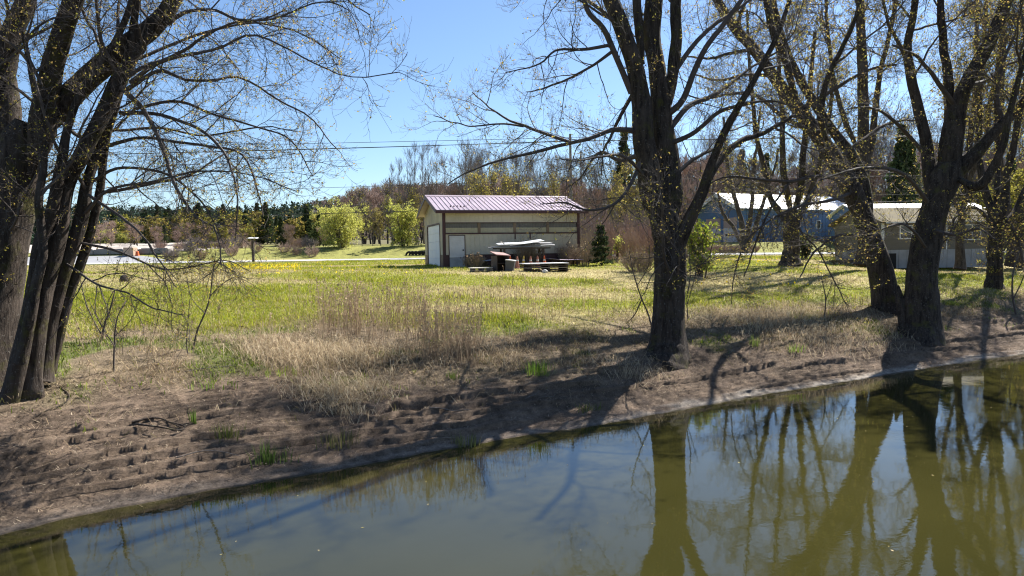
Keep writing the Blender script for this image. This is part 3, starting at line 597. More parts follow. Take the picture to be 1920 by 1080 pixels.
hero('clump of slender crooked stems in front of the blue barn doors', 69.0,
     [[(1396, 473, 0, 16), (1394, 440, 0, 12), (1386, 400, .4, 9), (1372, 350, .8, 8), (1362, 290, 1, 6), (1358, 220, 1, 4)],
      [(1402, 473, 0, 14), (1403, 430, 0, 10), (1408, 390, 0, 8), (1412, 340, 0, 7), (1420, 270, 0, 5), (1425, 200, 0, 4)],
      [(1400, 470, 0, 12), (1414, 430, -.5, 8), (1428, 390, -.8, 7), (1445, 340, -1, 5), (1460, 280, -1, 4)],
      [(1393, 470, 0, 10), (1376, 430, .6, 7), (1356, 400, 1, 6), (1345, 360, 1.2, 4)]],
     [], twig=.35, bud=.5, extra=8, seed=71, budsize=(.08, .16), minr=.012, L2=(1.2, 3.2), mats=(M_BARK2, M_TWIG), sprout=.5, flare=0, name='slender_tree')
hero('tree with two forked grey stems right of the beige house, behind the bank\'s right end', 50.0,
     [[(1905, 500, 0, 30), (1902, 450, 0, 24), (1890, 400, .2, 18), (1878, 340, .4, 15), (1872, 260, .5, 12), (1880, 150, .5, 9), (1885, 30, .5, 6)],
      [(1902, 455, 0, 18), (1920, 390, -.4, 15), (1935, 320, -.6, 12), (1940, 230, -.8, 10), (1950, 100, -.8, 7)]],
     [], twig=.8, bud=.5, extra=9, seed=81, budsize=(.07, .14), minr=.01, L2=(1.2, 3.2), mats=(M_BARK2, M_TWIG), sprout=.8, flare=.2, name='forked_tree')
hero('slim pair of upright stems far right, between the split trunk and the end maple', 44.0,
     [[(1800, 505, 0, 18), (1801, 440, 0, 14), (1808, 360, 0, 12), (1815, 280, .2, 11), (1828, 190, .3, 9), (1832, 90, .3, 7), (1836, -40, .3, 5)],
      [(1806, 400, 0, 11), (1822, 330, -.4, 9), (1846, 260, -.8, 8), (1862, 170, -1, 7), (1880, 60, -1, 5)],
      [(1802, 420, 0, 10), (1786, 340, .4, 8), (1776, 250, .7, 7), (1770, 140, .8, 5)]],
     [], twig=.8, bud=.5, extra=9, seed=91, budsize=(.06, .12), minr=.009, L2=(1.2, 3.0), mats=(M_BARK2, M_TWIG), sprout=.8, flare=.1, name='slim_tree')
# ------------------------------------------------------------------ metal shed
TH = R(16.5)
SO = at(832, 499, 43.0); SZ = gz(SO[0] + 3, 43.5) - .03
shed = tag(empty('metal_shed', (SO[0], 43.0, SZ), TH), 'beige metal-sided pole shed with a pinkish ribbed roof on the mown lawn', 'shed')
M_SIDE = m_plain('beige_metal_siding', (.60, .53, .40), (.54, .475, .35), .6, .5, bump=.05, dirt=.45)
M_TRIM = m_plain('maroon_metal_trim', (.075, .030, .030), (.055, .022, .022), 2, .5, bump=.05)
M_MROOF = m_plain('faded_mauve_metal_roof', (.40, .325, .37), (.31, .245, .285), .9, .45, .25, bump=.05, dirt=.22)
M_WDOOR = m_plain('off_white_door_paint', (.66, .63, .60), (.56, .53, .50), 2, .55, bump=.1, dirt=.3)
M_PANE = m_plain('shade_toned_fibreglass', (.17, .155, .13), (.11, .10, .09), 1.5, .25, bump=.1)  # shade over the strip's upper half, put into the colour of its panes
M_PANE2 = m_plain('yellowed_fibreglass', (.46, .41, .27), (.38, .33, .21), 1.5, .35, bump=.1)
M_POST = m_plain('weathered_board', (.23, .16, .10), (.16, .11, .07), 4, .85, bump=.3, stretch=(1, 1, .2))
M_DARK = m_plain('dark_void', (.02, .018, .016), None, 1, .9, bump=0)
W_, Dp, H_ = 9.2, 7.0, 3.62
SL = .30
def ribs(b, x0, x1, z0, z1, y, dy, st=.3):
    x = x0 + st / 2
    while x < x1 - .04: b.box(x - .022, y - dy, z0, x + .022, y, z1); x += st
b = MB()
for z0, z1 in ((.80, 2.16), (2.82, H_)):
    b.box(0, 0, z0, W_, .09, z1); ribs(b, .1, W_ - .1, z0, z1, 0, .022)
b.box(0, .09, 0, W_, .12, .80)
b.box(W_ - .09, .12, 0, W_, Dp, H_); b.box(0, Dp - .09, 0, W_ - .09, Dp, H_)
# left gable wall round the garage door (y 1.6 .. 4.6)
gy0, gy1, gh = 1.15, 5.75, 2.78
for y0, y1, z0, z1 in ((.12, gy0, .8, H_), (gy1, Dp - .09, .8, H_), (gy0, gy1, gh, H_)):
    b.box(0, y0, z0, .09, y1, z1)
    y = y0 + .12
    while y < y1 - .04: b.box(-.022, y - .022, z0, 0, y + .022, z1); y += .3
def gable(b, x0, x1, w, z, s):
    n = b.n; h = z + s * w / 2
    b.V += [(x0, 0, z), (x0, w, z), (x0, w / 2, h), (x1, 0, z), (x1, w, z), (x1, w / 2, h)]
    b.Q += [(n, n + 3, n + 4, n + 1), (n, n + 2, n + 5, n + 3), (n + 1, n + 4, n + 5, n + 2), (n + 2, n, n + 1, n + 1)[:4], (n + 5, n + 4, n + 3, n + 3)[:4]]; b.n += 6
def tri_prism(name, x0, x1, w, z, s, mat, parent):
    h = z + s * w / 2
    V = [(x0, 0, z), (x0, w, z), (x0, w / 2, h), (x1, 0, z), (x1, w, z), (x1, w / 2, h)]
    return V, [(0, 2, 1), (3, 4, 5)], [(0, 1, 4, 3), (1, 2, 5, 4), (2, 0, 3, 5)]
def wall_build(b, name, gs, mat, parent):
    V = list(b.V); Q = list(b.Q); T = []
    for x0, x1, w, z, s in gs:
        v, t3, q = tri_prism('', x0, x1, w, z, s, None, None); o = len(V); V += v; T += [tuple(o + k for k in f) for f in t3]; Q += [tuple(o + k for k in f) for f in q]
    return mk(name, np.array(V, float), [np.array(Q), np.array(T)], mat, parent)
for k in range(1, 23):
    y = k * .3; h = H_ + SL * (y if y < Dp / 2 else Dp - y); b.box(-.022, y - .02, H_ + .01, .0, y + .02, h - .05)
wall_build(b, 'wall', [(.002, .088, Dp, H_, SL), (W_ - .088, W_ - .002, Dp, H_, SL)], M_SIDE, shed)
b = MB(); b.box(.10, -.015, .02, W_ - .10, .09, .79); ribs(b, 1.4, W_ - .1, .02, .79, -.015, .02)
b.box(-.015, .12, 0, .09, gy0 - .13, .79); b.box(-.015, gy1 + .13, 0, .09, Dp, .79); b.build('wainscot', M_TRIM, shed)
b = MB()
b.box(-.03, -.03, 0, .16, .12, H_ - .1); b.box(W_ - .16, -.03, 0, W_ + .02, .12, H_ - .1)
b.box(.16, -.04, 2.09, W_ - .16, .02, 2.18); b.box(.16, -.03, 2.80, W_ - .16, .03, 2.84)
b.box(-.03, gy0 - .13, 0, .05, gy0, gh); b.box(-.03, gy1, 0, .05, gy1 + .13, gh); b.box(-.03, gy0, gh, .05, gy1, gh + .1)
b.build('trim', M_TRIM, shed)
ws = MB(); ws.box(.16, .10, 2.16, W_ - .16, .13, 2.82); wsg = ws.build('window_strip', M_DARK, shed)
for x0, x1 in ((.18, 2.25), (2.42, 4.62), (4.80, 6.90), (7.05, 9.02)):
    p = MB(); p.box(x0, .03, 2.18, x1, .055, 2.50); ribs(p, x0, x1, 2.18, 2.50, .03, .02, .11); p.build('lower_pane', M_PANE2, wsg)
    p = MB(); p.box(x0, .065, 2.50, x1, .085, 2.80); ribs(p, x0, x1, 2.50, 2.80, .065, .02, .11); p.build('upper_pane', M_PANE, wsg)
for x in (2.335, 4.71, 6.975): p = MB(); p.box(x - .09, -.01, 2.18, x + .09, .09, 2.80); p.build('wooden_post', M_POST, wsg)
for x in (4.72, 5.75): p = MB(); p.box(x - .035, -.035, 1.75, x + .035, -.004, 2.09); p.build('bracket', M_TRIM, shed)
d = MB(); d.box(.38, -.05, .62, 1.36, .0, 2.0); door = d.build('door', M_WDOOR, shed, .01)
d = MB(); d.box(.34, -.06, .0, .378, .0, 2.04); d.box(1.362, -.06, 0, 1.40, 0, 2.04); d.box(.378, -.06, 2.003, 1.362, 0, 2.04); d.build('frame', M_TRIM, door)
d = MB(); d.box(.385, -.055, .03, 1.355, .0, .60); d.build('lower_panel', m_plain('grey_weathered_panel', (.40, .39, .38), (.30, .29, .28), 3, .7, dirt=.4), door)
d = MB(); d.box(1.22, -.10, 1.05, 1.30, -.05, 1.13); d.build('handle', M_DARK, door)
g = MB()
for k in range(5): g.box(.035, gy0 + .004, .03 + k * .548, .075, gy1 - .004, .03 + k * .548 + .54)
g.box(.075, gy0, 0, .09, gy1, gh); g.build('garage_door', m_plain('white_sectional_door', (.74, .74, .76), (.66, .66, .69), 1, .5, bump=.04), shed, .008)
def roof_slab(b, x0, x1, w, z, s, oh, th, rib=.3):
    for side in (0, 1):
        def P(y, dz): return (y if not side else w - y, z + s * y + dz)
        ya, yb = -oh, w / 2
        for xa, xb, t0, t1 in [(x0, x1, 0.0, th)] + [(x - .02, x + .02, th, th + .035) for x in np.arange(x0 + .02, x1, rib)]:
            (y0, za), (y1, zb) = P(ya, t0), P(yb, t0); (_, zc), (_, zd) = P(ya, t1), P(yb, t1)
            b.hexa([(xa, y0, za), (xb, y0, za), (xb, y1, zb), (xa, y1, zb), (xa, y0, zc), (xb, y0, zc), (xb, y1, zd), (xa, y1, zd)])
b = MB(); roof_slab(b, -.5, W_ + .45, Dp, H_ + .06, SL, .42, .05); roof = b.build('roof', M_MROOF, shed)
b = MB(); b.box(-.52, -.46, H_ - .23, W_ + .47, -.425, H_ - .05)
for xx in (-.525, W_ + .455):
    for side in (0, 1):
        y0, y1 = (-.42, Dp / 2) if not side else (Dp + .42, Dp / 2)
        za, zb = H_ + .06 - SL * .42, H_ + .06 + SL * Dp / 2
        b.hexa([(xx, y0, za - .16), (xx + .04, y0, za - .16), (xx + .04, y1, zb - .16), (xx, y1, zb - .16), (xx, y0, za + .07), (xx + .04, y0, za + .07), (xx + .04, y1, zb + .07), (xx, y1, zb + .07)])
b.build('fascia', M_TRIM, roof)
b = MB(); b.box(-.5, -.425, H_ - .11, W_ + .43, 0, H_ - .09)
b.box(-.48, .02, H_ - .05, -.04, .04, H_ - .03); b.build('soffit', M_SIDE, roof)
b = MB(); zr = H_ + .06 + SL * Dp / 2 + .05
b.hexa([(-.52, Dp / 2 - .18, zr - .03), (W_ + .47, Dp / 2 - .18, zr - .03), (W_ + .47, Dp / 2 + .18, zr - .03), (-.52, Dp / 2 + .18, zr - .03), (-.52, Dp / 2 - .02, zr + .07), (W_ + .47, Dp / 2 - .02, zr + .07), (W_ + .47, Dp / 2 + .02, zr + .07), (-.52, Dp / 2 + .02, zr + .07)])
b.build('ridge_cap', M_MROOF, roof)
for k in range(5):
    x = .55 + k * .22; y = .35; p = MB(); p.box(x, y, H_ + .11 + SL * y, x + .07, y + .06, H_ + .20 + SL * y); p.build('snow_guard', M_TRIM, roof)

_ex = np.array([math.cos(TH), math.sin(TH)]); _ey = np.array([-math.sin(TH), math.cos(TH)])
def by_shed(px, off):                     # ground point in front of the shed: photo column px, off metres out from the facade
    a, c = at(px, 500, 1.0)[:2], None
    # point = D*a(x),D ; local y = (p-SO).ey = -off
    ax = a[0]; D = (-off + SO[0] * _ey[0] + 43.0 * _ey[1]) / (ax * _ey[0] + _ey[1])
    x, y = ax * D, D; return x, y, gz(x, y)

# ------------------------------------------------------------------ junk beside the shed
M_WOOD = m_plain('grey_weathered_wood', (.30, .26, .22), (.20, .17, .14), 5, .85, bump=.3, stretch=(.2, 1, 1))
M_WOODD = m_plain('dark_damp_wood', (.070, .052, .042), (.042, .032, .026), 4, .85, bump=.3)
M_SHEET = m_plain('bright_sheet_metal', (.80, .81, .84), (.72, .73, .76), 2, .45, .0, bump=.1)
M_SHEETD = m_plain('dull_sheet_metal', (.26, .26, .28), (.19, .19, .20), 2, .5, .3, bump=.1)
M_PURP = m_plain('mauve_sheet_metal', (.34, .27, .36), (.27, .21, .29), 2, .38, .35, bump=.1)
M_PALE = m_plain('bleached_board', (.55, .52, .47), (.42, .39, .34), 3, .8, bump=.2, dirt=.3)
x, y, z = by_shed(978, 2.2)
rack = tag(empty('trestle_table', (x, y, z), TH), 'dark timber trestle holding up the heap of roofing sheets beside the shed', 'trestle')
b = MB(); b.box(-1.7, -.45, 1.12, 1.75, .45, 1.20); b.build('tabletop', M_WOODD, rack)
for xx, yy in ((-1.2, -.4), (-1.2, .4), (1.3, -.4), (1.3, .4)): b = MB(); b.bar((xx, yy, -.1), (xx, yy, 1.12), .11); b.build('leg', M_WOODD, rack)
b = MB(); b.bar((.2, -.4, 0.05), (1.25, -.4, 1.05), .09); b.build('brace', M_WOODD, rack)
def sheet_thing(label, x0, x1, z0, z1, yy, dep, mat, cat='metal sheet', name='roofing_sheet', group=None, base=None, wav=.018, rz=0.0, tilt=.0):
    base = base or (x, y, z); n = 40
    X = np.linspace(x0, x1, n); yv = np.linspace(-dep / 2, dep / 2, 22)
    A, B = np.meshgrid(X, yv, indexing='ij'); Z = z0 + (z1 - z0) * (A - x0) / (x1 - x0) + wav * np.sign(np.sin(B * 2 * np.pi / .2)) * np.abs(np.sin(B * 2 * np.pi / .2)) ** .5 + .03 * np.sin(A * 2.3 + x0) + tilt * B
    V = np.stack([A, B + yy, Z], -1).reshape(-1, 3); V2 = V.copy(); V2[:, 2] -= .018; m = 22; nn = len(V)
    k = (np.arange(n - 1)[:, None] * m + np.arange(m - 1)[None]).ravel(); F = np.stack([k, k + m, k + m + 1, k + 1], 1)
    j = np.arange(n - 1) * m; i = np.arange(m - 1); e = (n - 1) * m
    S = [np.stack([j, j + nn, j + m + nn, j + m], 1), np.stack([j + m - 1, j + 2 * m - 1, j + 2 * m - 1 + nn, j + m - 1 + nn], 1), np.stack([i, i + 1, i + 1 + nn, i + nn], 1), np.stack([e + i, e + i + nn, e + i + 1 + nn, e + i + 1], 1)]
    o = mk(name, np.concatenate([V, V2]), np.concatenate([F, F[:, ::-1] + nn, *S]), mat); o.location = base; o.rotation_euler = (0, 0, TH + rz)
    return tag(o, label, cat, group)
G = 'roofing sheets heaped on the trestle'
sheet_thing('dark lowest roofing sheet of the heap, bent down at its left end', -2.0, 2.05, 1.25, 1.33, 0, .95, M_SHEETD, group=G)
sheet_thing('bright silver roofing sheet lying slanted on top of the heap', -1.55, 1.35, 1.40, 1.62, -.1, .75, M_SHEET, group=G, rz=.02, tilt=.16)
sheet_thing('dull grey roofing sheet jutting out to the right under the silver one', -.6, 2.0, 1.36, 1.50, .15, .6, M_SHEETD, group=G, rz=-.03, tilt=.1)
for lab, a, c_ in (('pale narrow board jutting left from under the sheets', (-2.35, -.3, 1.36), (-.8, -.3, 1.42)), ('short pale lath lying crosswise on the left end of the heap', (-1.45, -.5, 1.60), (-1.1, -.25, 1.40)), ('long thin grey board jutting right from the top of the heap', (.9, .1, 1.56), (2.55, .1, 1.66))):
    b = MB(); b.bar(a, c_, .09, .035); o = b.build('loose_board', M_PALE if 'pale' in lab else M_WOOD); o.location = (x, y, z); o.rotation_euler = (0, 0, TH); tag(o, lab, 'board')
# chest and grey cabinet
x, y, z = by_shed(938, 5.4)
t_ = tag(empty('wooden_cabinet', (x, y, z - .03), TH + .25), 'dark brown open cabinet with a maroon sloping lid in the weeds', 'cabinet')
b = MB(); b.box(-.40, -.32, 0, -.36, .32, .90); b.box(.36, -.32, 0, .40, .32, .90); b.box(-.36, .28, 0, .36, .32, .90); b.box(-.36, -.32, 0, .36, .28, .05); b.box(-.36, -.30, .45, .36, .28, .48); b.build('body', M_WOODD, t_)
b = MB(); b.hexa([(-.46, -.40, .93), (.46, -.40, .86), (.44, .36, 1.02), (-.44, .36, 1.10), (-.46, -.40, .98), (.46, -.40, .91), (.44, .36, 1.07), (-.44, .36, 1.15)]); b.build('lid', m_plain('dull_maroon_board', (.30, .17, .155), (.22, .12, .11), 3, .7, bump=.1), t_)
x, y, z = by_shed(955, 5.8)
t_ = tag(empty('grey_bin', (x, y, z - .03), TH - .5), 'small leaning grey bin standing against the dark brown cabinet', 'bin'); t_.rotation_euler = (.06, .14, TH - .45)
b = MB(); b.hexa([(-.22, -.2, 0), (.22, -.2, 0), (.22, .2, 0), (-.22, .2, 0), (-.26, -.24, .62), (.26, -.24, .62), (.26, .24, .62), (-.26, .24, .62)]); b.build('body', m_plain('dark_grey_plastic', (.085, .085, .09), (.06, .06, .065), 2, .6), t_, .02)
b = MB(); b.box(-.28, -.26, .622, .28, .26, .68); b.build('lid', m_plain('pale_grey_plastic', (.36, .35, .34), (.28, .27, .26), 3, .6), t_, .015)
# cones
M_CONE = m_plain('orange_cone_plastic', (.72, .13, .03), (.60, .10, .025), 3, .55); M_CONEF = m_plain('faded_cone_plastic', (.46, .18, .12), (.36, .14, .10), 4, .7, dirt=.5); M_CONEY = m_plain('yellow_cone_plastic', (.55, .38, .06), (.42, .28, .05), 3, .7, dirt=.4); M_BAND = m_plain('white_reflective_band', (.72, .70, .68), (.55, .52, .5), 3, .6, dirt=.3)
def cone(px, off, label, mat):
    x, y, z = by_shed(px, off); t_ = tag(empty('traffic_cone', (x, y, z), rng.random()), label, 'traffic cone', 'traffic cones under the trestle')
    b = MB(); b.box(-.19, -.19, 0, .19, .19, .035); b.build('base', mat, t_, .01)
    def fr(z0, z1, r0, r1, name, m, k=16):
        a = np.arange(k) * 2 * np.pi / k; V = np.concatenate([np.stack([r0 * np.cos(a), r0 * np.sin(a), 0 * a + z0], 1), np.stack([r1 * np.cos(a), r1 * np.sin(a), 0 * a + z1], 1)])
        j = np.arange(k); F = np.stack([j, (j + 1) % k, (j + 1) % k + k, j + k], 1); mk(name, V, F, m, t_, smooth=True)
    rz = lambda q: .15 - .12 * q / .74
    fr(.035, .74, rz(0), rz(.74), 'shell', mat); fr(.44, .52, rz(.44) + .004, rz(.52) + .004, 'band', M_BAND)
cone(957, 3.0, 'bright orange traffic cone at the left end of the cone row', M_CONE)
cone(970, 3.3, 'faded reddish cone next to the leftmost orange cone', M_CONEF)
cone(982, 3.1, 'dirty yellow traffic cone among the orange ones', M_CONEY)
cone(995, 3.2, 'faded reddish cone just right of the yellow cone', M_CONEF)
cone(1008, 3.1, 'faded reddish cone just left of the rightmost bright cone', M_CONEF)
cone(1021, 3.0, 'bright orange traffic cone at the right end of the cone row', M_CONE)
# board stacks, sheets on the ground
def stack(px, off, w, d, layers, label, mats, name='board_stack', cat='board stack', rz=0.0):
    x, y, z = by_shed(px, off); t_ = tag(empty(name, (x, y, z), TH + rz), label, cat); h = .0
    for k in range(layers):
        b = MB(); sx = (rng.random() - .5) * .3; b.box(-w / 2 + sx, -d / 2 + sx * .3, h + .07, w / 2 + sx * .7, d / 2, h + .115); b.build('board', mats[k % len(mats)], t_)
        b = MB(); pass; h += .117
        for q in (-.42, 0, .42): b = MB(); b.box(q * w - .05, -d / 2 + .02, h - .137, q * w + .05, d / 2 - .02, h - .048); b.build('spacer', M_WOODD, t_)
    return t_
stack(1023, 6.0, 2.5, 1.3, 4, 'low stack of bleached panels on the grass right of the cabinet', [M_WOODD, M_WOOD, M_WOODD, M_SHEET])
stack(902, 5.4, 1.15, .9, 2, 'small weathered pallet left of the dark cabinet', [M_WOOD, M_PALE], 'wooden_pallet', 'pallet')
x, y, z = by_shed(914, 1.2); sheet_thing('blue-white panel propped low by the maroon shed wall', -.42, .42, .42, .45, 0, .9, m_plain('blue_white_panel', (.42, .48, .58), (.34, .39, .48), 2, .5), 'panel', 'metal_sheet', base=(x, y, z), wav=0)
x, y, z = by_shed(1057, 1.3); sheet_thing('purplish curved metal sheet lying by the shed\'s right corner', -1.15, 1.2, .50, .36, 0, 1.0, M_PURP, base=(x, y, z))
b = MB(); [b.bar((q, -.3, -.1), (q, -.3, .40), .08) for q in (-.8, .8)]; [b.bar((q, .3, -.1), (q, .3, .40), .08) for q in (-.8, .8)]; b.box(-.9, -.36, .32, .9, .36, .36); o = b.build('low_trestle', M_WOODD); o.location = (x, y, z); o.rotation_euler = (0, 0, TH); tag(o, 'low dark trestle under the purplish curved sheet', 'trestle')
x, y, z = by_shed(1010, 6.8); b = MB(); b.bar((-.35, .35, .48), (.3, -.25, -.02), .12, .03); o = b.build('leaning_plank', M_POST); o.location = (x, y, z); o.rotation_euler = (0, 0, TH); tag(o, 'brown plank leaning on the low stack of panels', 'plank')
def rock(name, loc, r, mat, label, cat, sq=.7, seed=0):
    n, m = 14, 9; th = np.linspace(0, 2 * np.pi, n, endpoint=False); ph = np.linspace(.05, np.pi - .05, m); A, B = np.meshgrid(th, ph, indexing='ij')
    d = np.stack([np.cos(A) * np.sin(B), np.sin(A) * np.sin(B), np.cos(B)], -1); f = r * (1 + .35 * fbm(d[..., 0] * 1.5 + seed, d[..., 1] * 1.5, d[..., 2] * 1.5, seed=seed)); V = d * f[..., None]; V[..., 2] *= sq
    k = (np.arange(n)[:, None] * m + np.arange(m - 1)[None]).ravel(); k2 = (((np.arange(n) + 1) % n)[:, None] * m + np.arange(m - 1)[None]).ravel()
    o = mk(name, V.reshape(-1, 3), np.stack([k, k + 1, k2 + 1, k2], 1), mat, smooth=True); o.location = loc; return tag(o, label, cat)
x, y, z = by_shed(1022, 7.2); rock('white_stone', (x, y, z + .06), .16, m_plain('whitish_stone', (.62, .60, .58), None, 3, .8), 'white stone on the grass at the foot of the brown plank', 'stone')
q = ground(233, 529); rock('tree_stump', (q[0], q[1], q[2] + .12), .17, M_WOODD, 'small dark stump sticking up in the lawn by the left tree', 'stump', 1.2, 4)

# ------------------------------------------------------------------ beige house, blue barn, low shed
def house(name, label, loc, yaw, W, D, H, rise, walls, roofm, oh=.4, rib=0.0, cat='house', sidemat=None):
    r = tag(empty(name, loc, yaw), label, cat); b = MB(); s = rise / (D / 2)
    b.box(0, 0, 0, W, .12, H); b.box(0, D - .12, 0, W, D, H); b.box(0, .12, 0, .12, D - .12, H); b.box(W - .12, .12, 0, W, D - .12, H)
    wall_build(b, 'wall', [(.002, .118, D, H, s), (W - .118, W - .002, D, H, s)], walls, r)
    b = MB(); roof_slab(b, -oh, W + oh, D, H + .05, s, oh, .10, rib or 50); rf = b.build('roof', roofm, r)
    return r, rf, s
HX, HY = 27.15, 50.0; HGZ = 2.35
M_TAN = m_plain('tan_house_siding', (.155, .135, .105), (.125, .11, .085), .8, .7, bump=.2, stretch=(1, 1, 12))
M_MOSS = m_plain('mossy_brown_roof', (.115, .09, .03), (.07, .056, .03), 1.2, .95, bump=.3)
M_WHITE = m_plain('white_trim_paint', (.70, .70, .70), (.60, .60, .60), 2, .6, bump=.05)
M_GLASS = m_plain('dark_window_glass', (.03, .035, .04), None, 1, .08, bump=0, spec=.6)
h, hr, hs = house('beige_house', 'beige single-storey house with a mossy roof and white skirting, right of the split trunk', (HX, HY, 3.70), .03, 9.0, 7.0, 2.02, 1.1, M_TAN, M_MOSS)
b = MB()
for k in range(15): b.box(.02 + k * .6, -.03, HGZ - 3.70, .02 + k * .6 + .57, .05, -.005)
for k in range(11): b.box(-.03, .1 + k * .62, HGZ - 3.70, .05, .1 + k * .62 + .59, -.005)
b.build('skirting', m_plain('grey_white_skirting', (.34, .34, .345), (.26, .255, .25), 1.2, .7, dirt=.4), h)
b = MB(); b.box(-.04, -.04, -.02, .10, .12, 2.0); b.box(4.72, -.03, -.02, 4.80, .02, 2.0); b.box(-.02, -.43, 1.93, 9.3, -.40, 2.04); b.build('trim', M_WHITE, h)
for x0, x1, z0, z1 in ((1.32, 2.12, .86, 1.72), (6.05, 7.25, .72, 1.72), (4.95, 5.05, .9, 1.75)):
    if x1 - x0 < .3: continue
    b = MB(); b.box(x0 - .08, -.035, z0 - .08, x1 + .08, -.003, z0); b.box(x0 - .08, -.035, z1, x1 + .08, -.003, z1 + .08); b.box(x0 - .08, -.035, z0, x0, -.003, z1); b.box(x1, -.035, z0, x1 + .08, -.003, z1); b.box(x0, -.03, (z0 + z1) / 2 - .02, x1, -.016, (z0 + z1) / 2 + .02)
    if x1 - x0 > 1: b.box((x0 + x1) / 2 - .025, -.032, z0, (x0 + x1) / 2 + .025, -.017, z1)
    w_ = b.build('window', M_WHITE, h); b = MB(); b.box(x0, -.014, z0, x1, -.004, z1); b.build('pane', M_GLASS, w_)
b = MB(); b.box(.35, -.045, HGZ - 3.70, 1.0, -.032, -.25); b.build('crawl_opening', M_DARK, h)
# timber frame on the grass left of the house
q = ground(1568, 497, 20); b = MB(); b.bar((-1.0, 0, .42), (1.0, 0, .42), .14); b.bar((-1.0, .9, .42), (1.0, .9, .42), .14); [b.bar((k, -.1, .52), (k, 1.0, .52), .08) for k in (-.9, -.3, .3, .9)]; [b.bar((i, j, -.1), (i, j, .36), .14) for i in (-.8, .8) for j in (0, .9)]
o = b.build('timber_frame', M_WOODD); o.location = (24.6, 49.5, gz(24.6, 49.5) - .05); tag(o, 'low dark timber frame on the grass at the house\'s left corner', 'timber frame')
t_ = tag(empty('wooden_steps', (36.0, 46.0, gz(36, 46)), .3), 'weathered wooden steps with a rail right of the beige house', 'steps')
for k in range(4): b = MB(); b.box(-.5, k * .28, .18 + k * .2, .5, k * .28 + .27, .22 + k * .2); b.build('tread', M_WOOD, t_)
for xx in (-.5, .5): b = MB(); b.bar((xx, -.1, .05), (xx, 1.1, .85), .06, .22); b.build('stringer', M_WOOD, t_)
for xx in (-.55, .55): b = MB(); b.bar((xx, -.1, .9), (xx, 1.1, 1.75), .07); b.bar((xx, 0, 0), (xx, 0, 1.0), .08); b.bar((xx, 1.05, 0), (xx, 1.05, 1.75), .08); b.build('handrail', M_WOOD, t_)

M_BLUE = m_plain('blue_barn_siding', (.085, .155, .285), (.07, .13, .25), .5, .6, bump=.1, stretch=(6, 6, 1))
M_WROOF = m_plain('white_metal_roof', (.80, .80, .82), (.72, .72, .75), .4, .4, bump=.03)
bz = gz(34, 92) - .1
M_BLUE2 = None
bb, br, bs = house('blue_barn', 'blue barn with a white metal roof and pale garage doors across the road', (30.7, 92.0, bz), R(27), 22.5, 8.0, 4.85, 2.05, M_BLUE, M_WROOF, .6, .6, 'barn')
b = MB()
for side in (0, 1):
    y0, y1 = (-.6, 4) if not side else (8.6, 4); z0, z1 = 4.9 - bs * .6, 4.9 + bs * 4
    b.hexa([(-.66, y0, z0 - .45), (-.601, y0, z0 - .45), (-.601, y1, z1 - .45), (-.66, y1, z1 - .45), (-.66, y0, z0 + .1), (-.601, y0, z0 + .1), (-.601, y1, z1 + .1), (-.66, y1, z1 + .1)])
b.build('fascia', M_WHITE, br)
for y0, y1 in ((.5, 2.9), (3.5, 6.3)):
    g = MB(); [g.box(-.06, y0, .02 + k * .7, -.003, y1, .02 + k * .7 + .69) for k in range(3)]; dd = g.build('garage_door', m_plain('pale_garage_door', (.56, .56, .58), (.48, .47, .48), .8, .6), bb)
    g = MB(); g.box(-.06, y0, 2.13, -.003, y1, 3.5); g.build('upper_panel', m_plain('pinkish_brown_board', (.40, .30, .27), (.33, .25, .22), 1, .7), dd)
    g = MB(); [g.box(-.075, y0 + .2 + k * (y1 - y0 - .4) / 4, 1.0, -.061, y0 + .2 + (k + .8) * (y1 - y0 - .4) / 4, 1.3) for k in range(4)]; g.build('door_windows', M_GLASS, dd)
b = MB(); ribs(b, .1, 22.4, .02, 4.7, 0, .05, .75); b.box(-.06, -.07, 0, .12, -.001, 4.8); b.build('siding_ribs', M_BLUE, bb)
for xx in (8, 15, 20):
    b = MB(); b.box(xx, -.05, 2.0, xx + .8, -.003, 3.2); w_ = b.build('window', M_WHITE, bb); b = MB(); b.box(xx + .08, -.06, 2.08, xx + .72, -.051, 3.12); b.build('pane', M_GLASS, w_)
lb, lr, ls = house('low_blue_shed', 'long low white-roofed shed showing above the mossy house roof', (44.0, 86.0, gz(50, 88) - .1), R(4), 17, 7.0, 4.0, 1.25, M_BLUE, M_WROOF, .5, .6, 'shed')

# ------------------------------------------------------------------ pole, wires, roadside bits
M_POLE = m_plain('silvery_pole_wood', (.24, .21, .19), (.17, .15, .135), 3, .9, bump=.2, stretch=(1, 1, .1))
def pole(px, ptop, D, label, arm=True):
    p = at(px, ptop, D); z0 = gz(p[0], D); t_ = tag(empty('utility_pole', (p[0], D, z0)), label, 'utility pole'); H = p[2] - z0
    q = np.array([[0, 0, -.2], [.02, 0, H * .5], [0, 0, H]]); V, F = tubes(resample(q, 10)[None], np.linspace(.17, .11, 10)[None], 12); mk('pole', V, F, M_POLE, t_, smooth=True)
    if arm:
        b = MB(); b.bar((-.15, -1.1, H - .75), (-.15, 1.1, H - .75), .1, .12); b.build('crossarm', M_POLE, t_)
        for k in (-1.0, -.55, 1.0): b = MB(); b.box(-.19, k - .04, H - .69, -.11, k + .04, H - .52); b.build('insulator', M_SHEETD, t_)
        b = MB(); b.box(-.4, .15, H - 2.9, -.05, .5, H - 2.2); b.build('transformer', M_SHEETD, t_, .05)
    return np.array([p[0], D, z0 + H])
PT = pole(1069, 251, 64.0, 'tall wooden utility pole rising behind the shed roof')
PT2 = pole(1089, 283, 108.0, 'distant thin utility pole just right of the tall one', False)
M_WIRE = m_plain('dark_cable', (.03, .035, .04), None, 1, .6, bump=0)
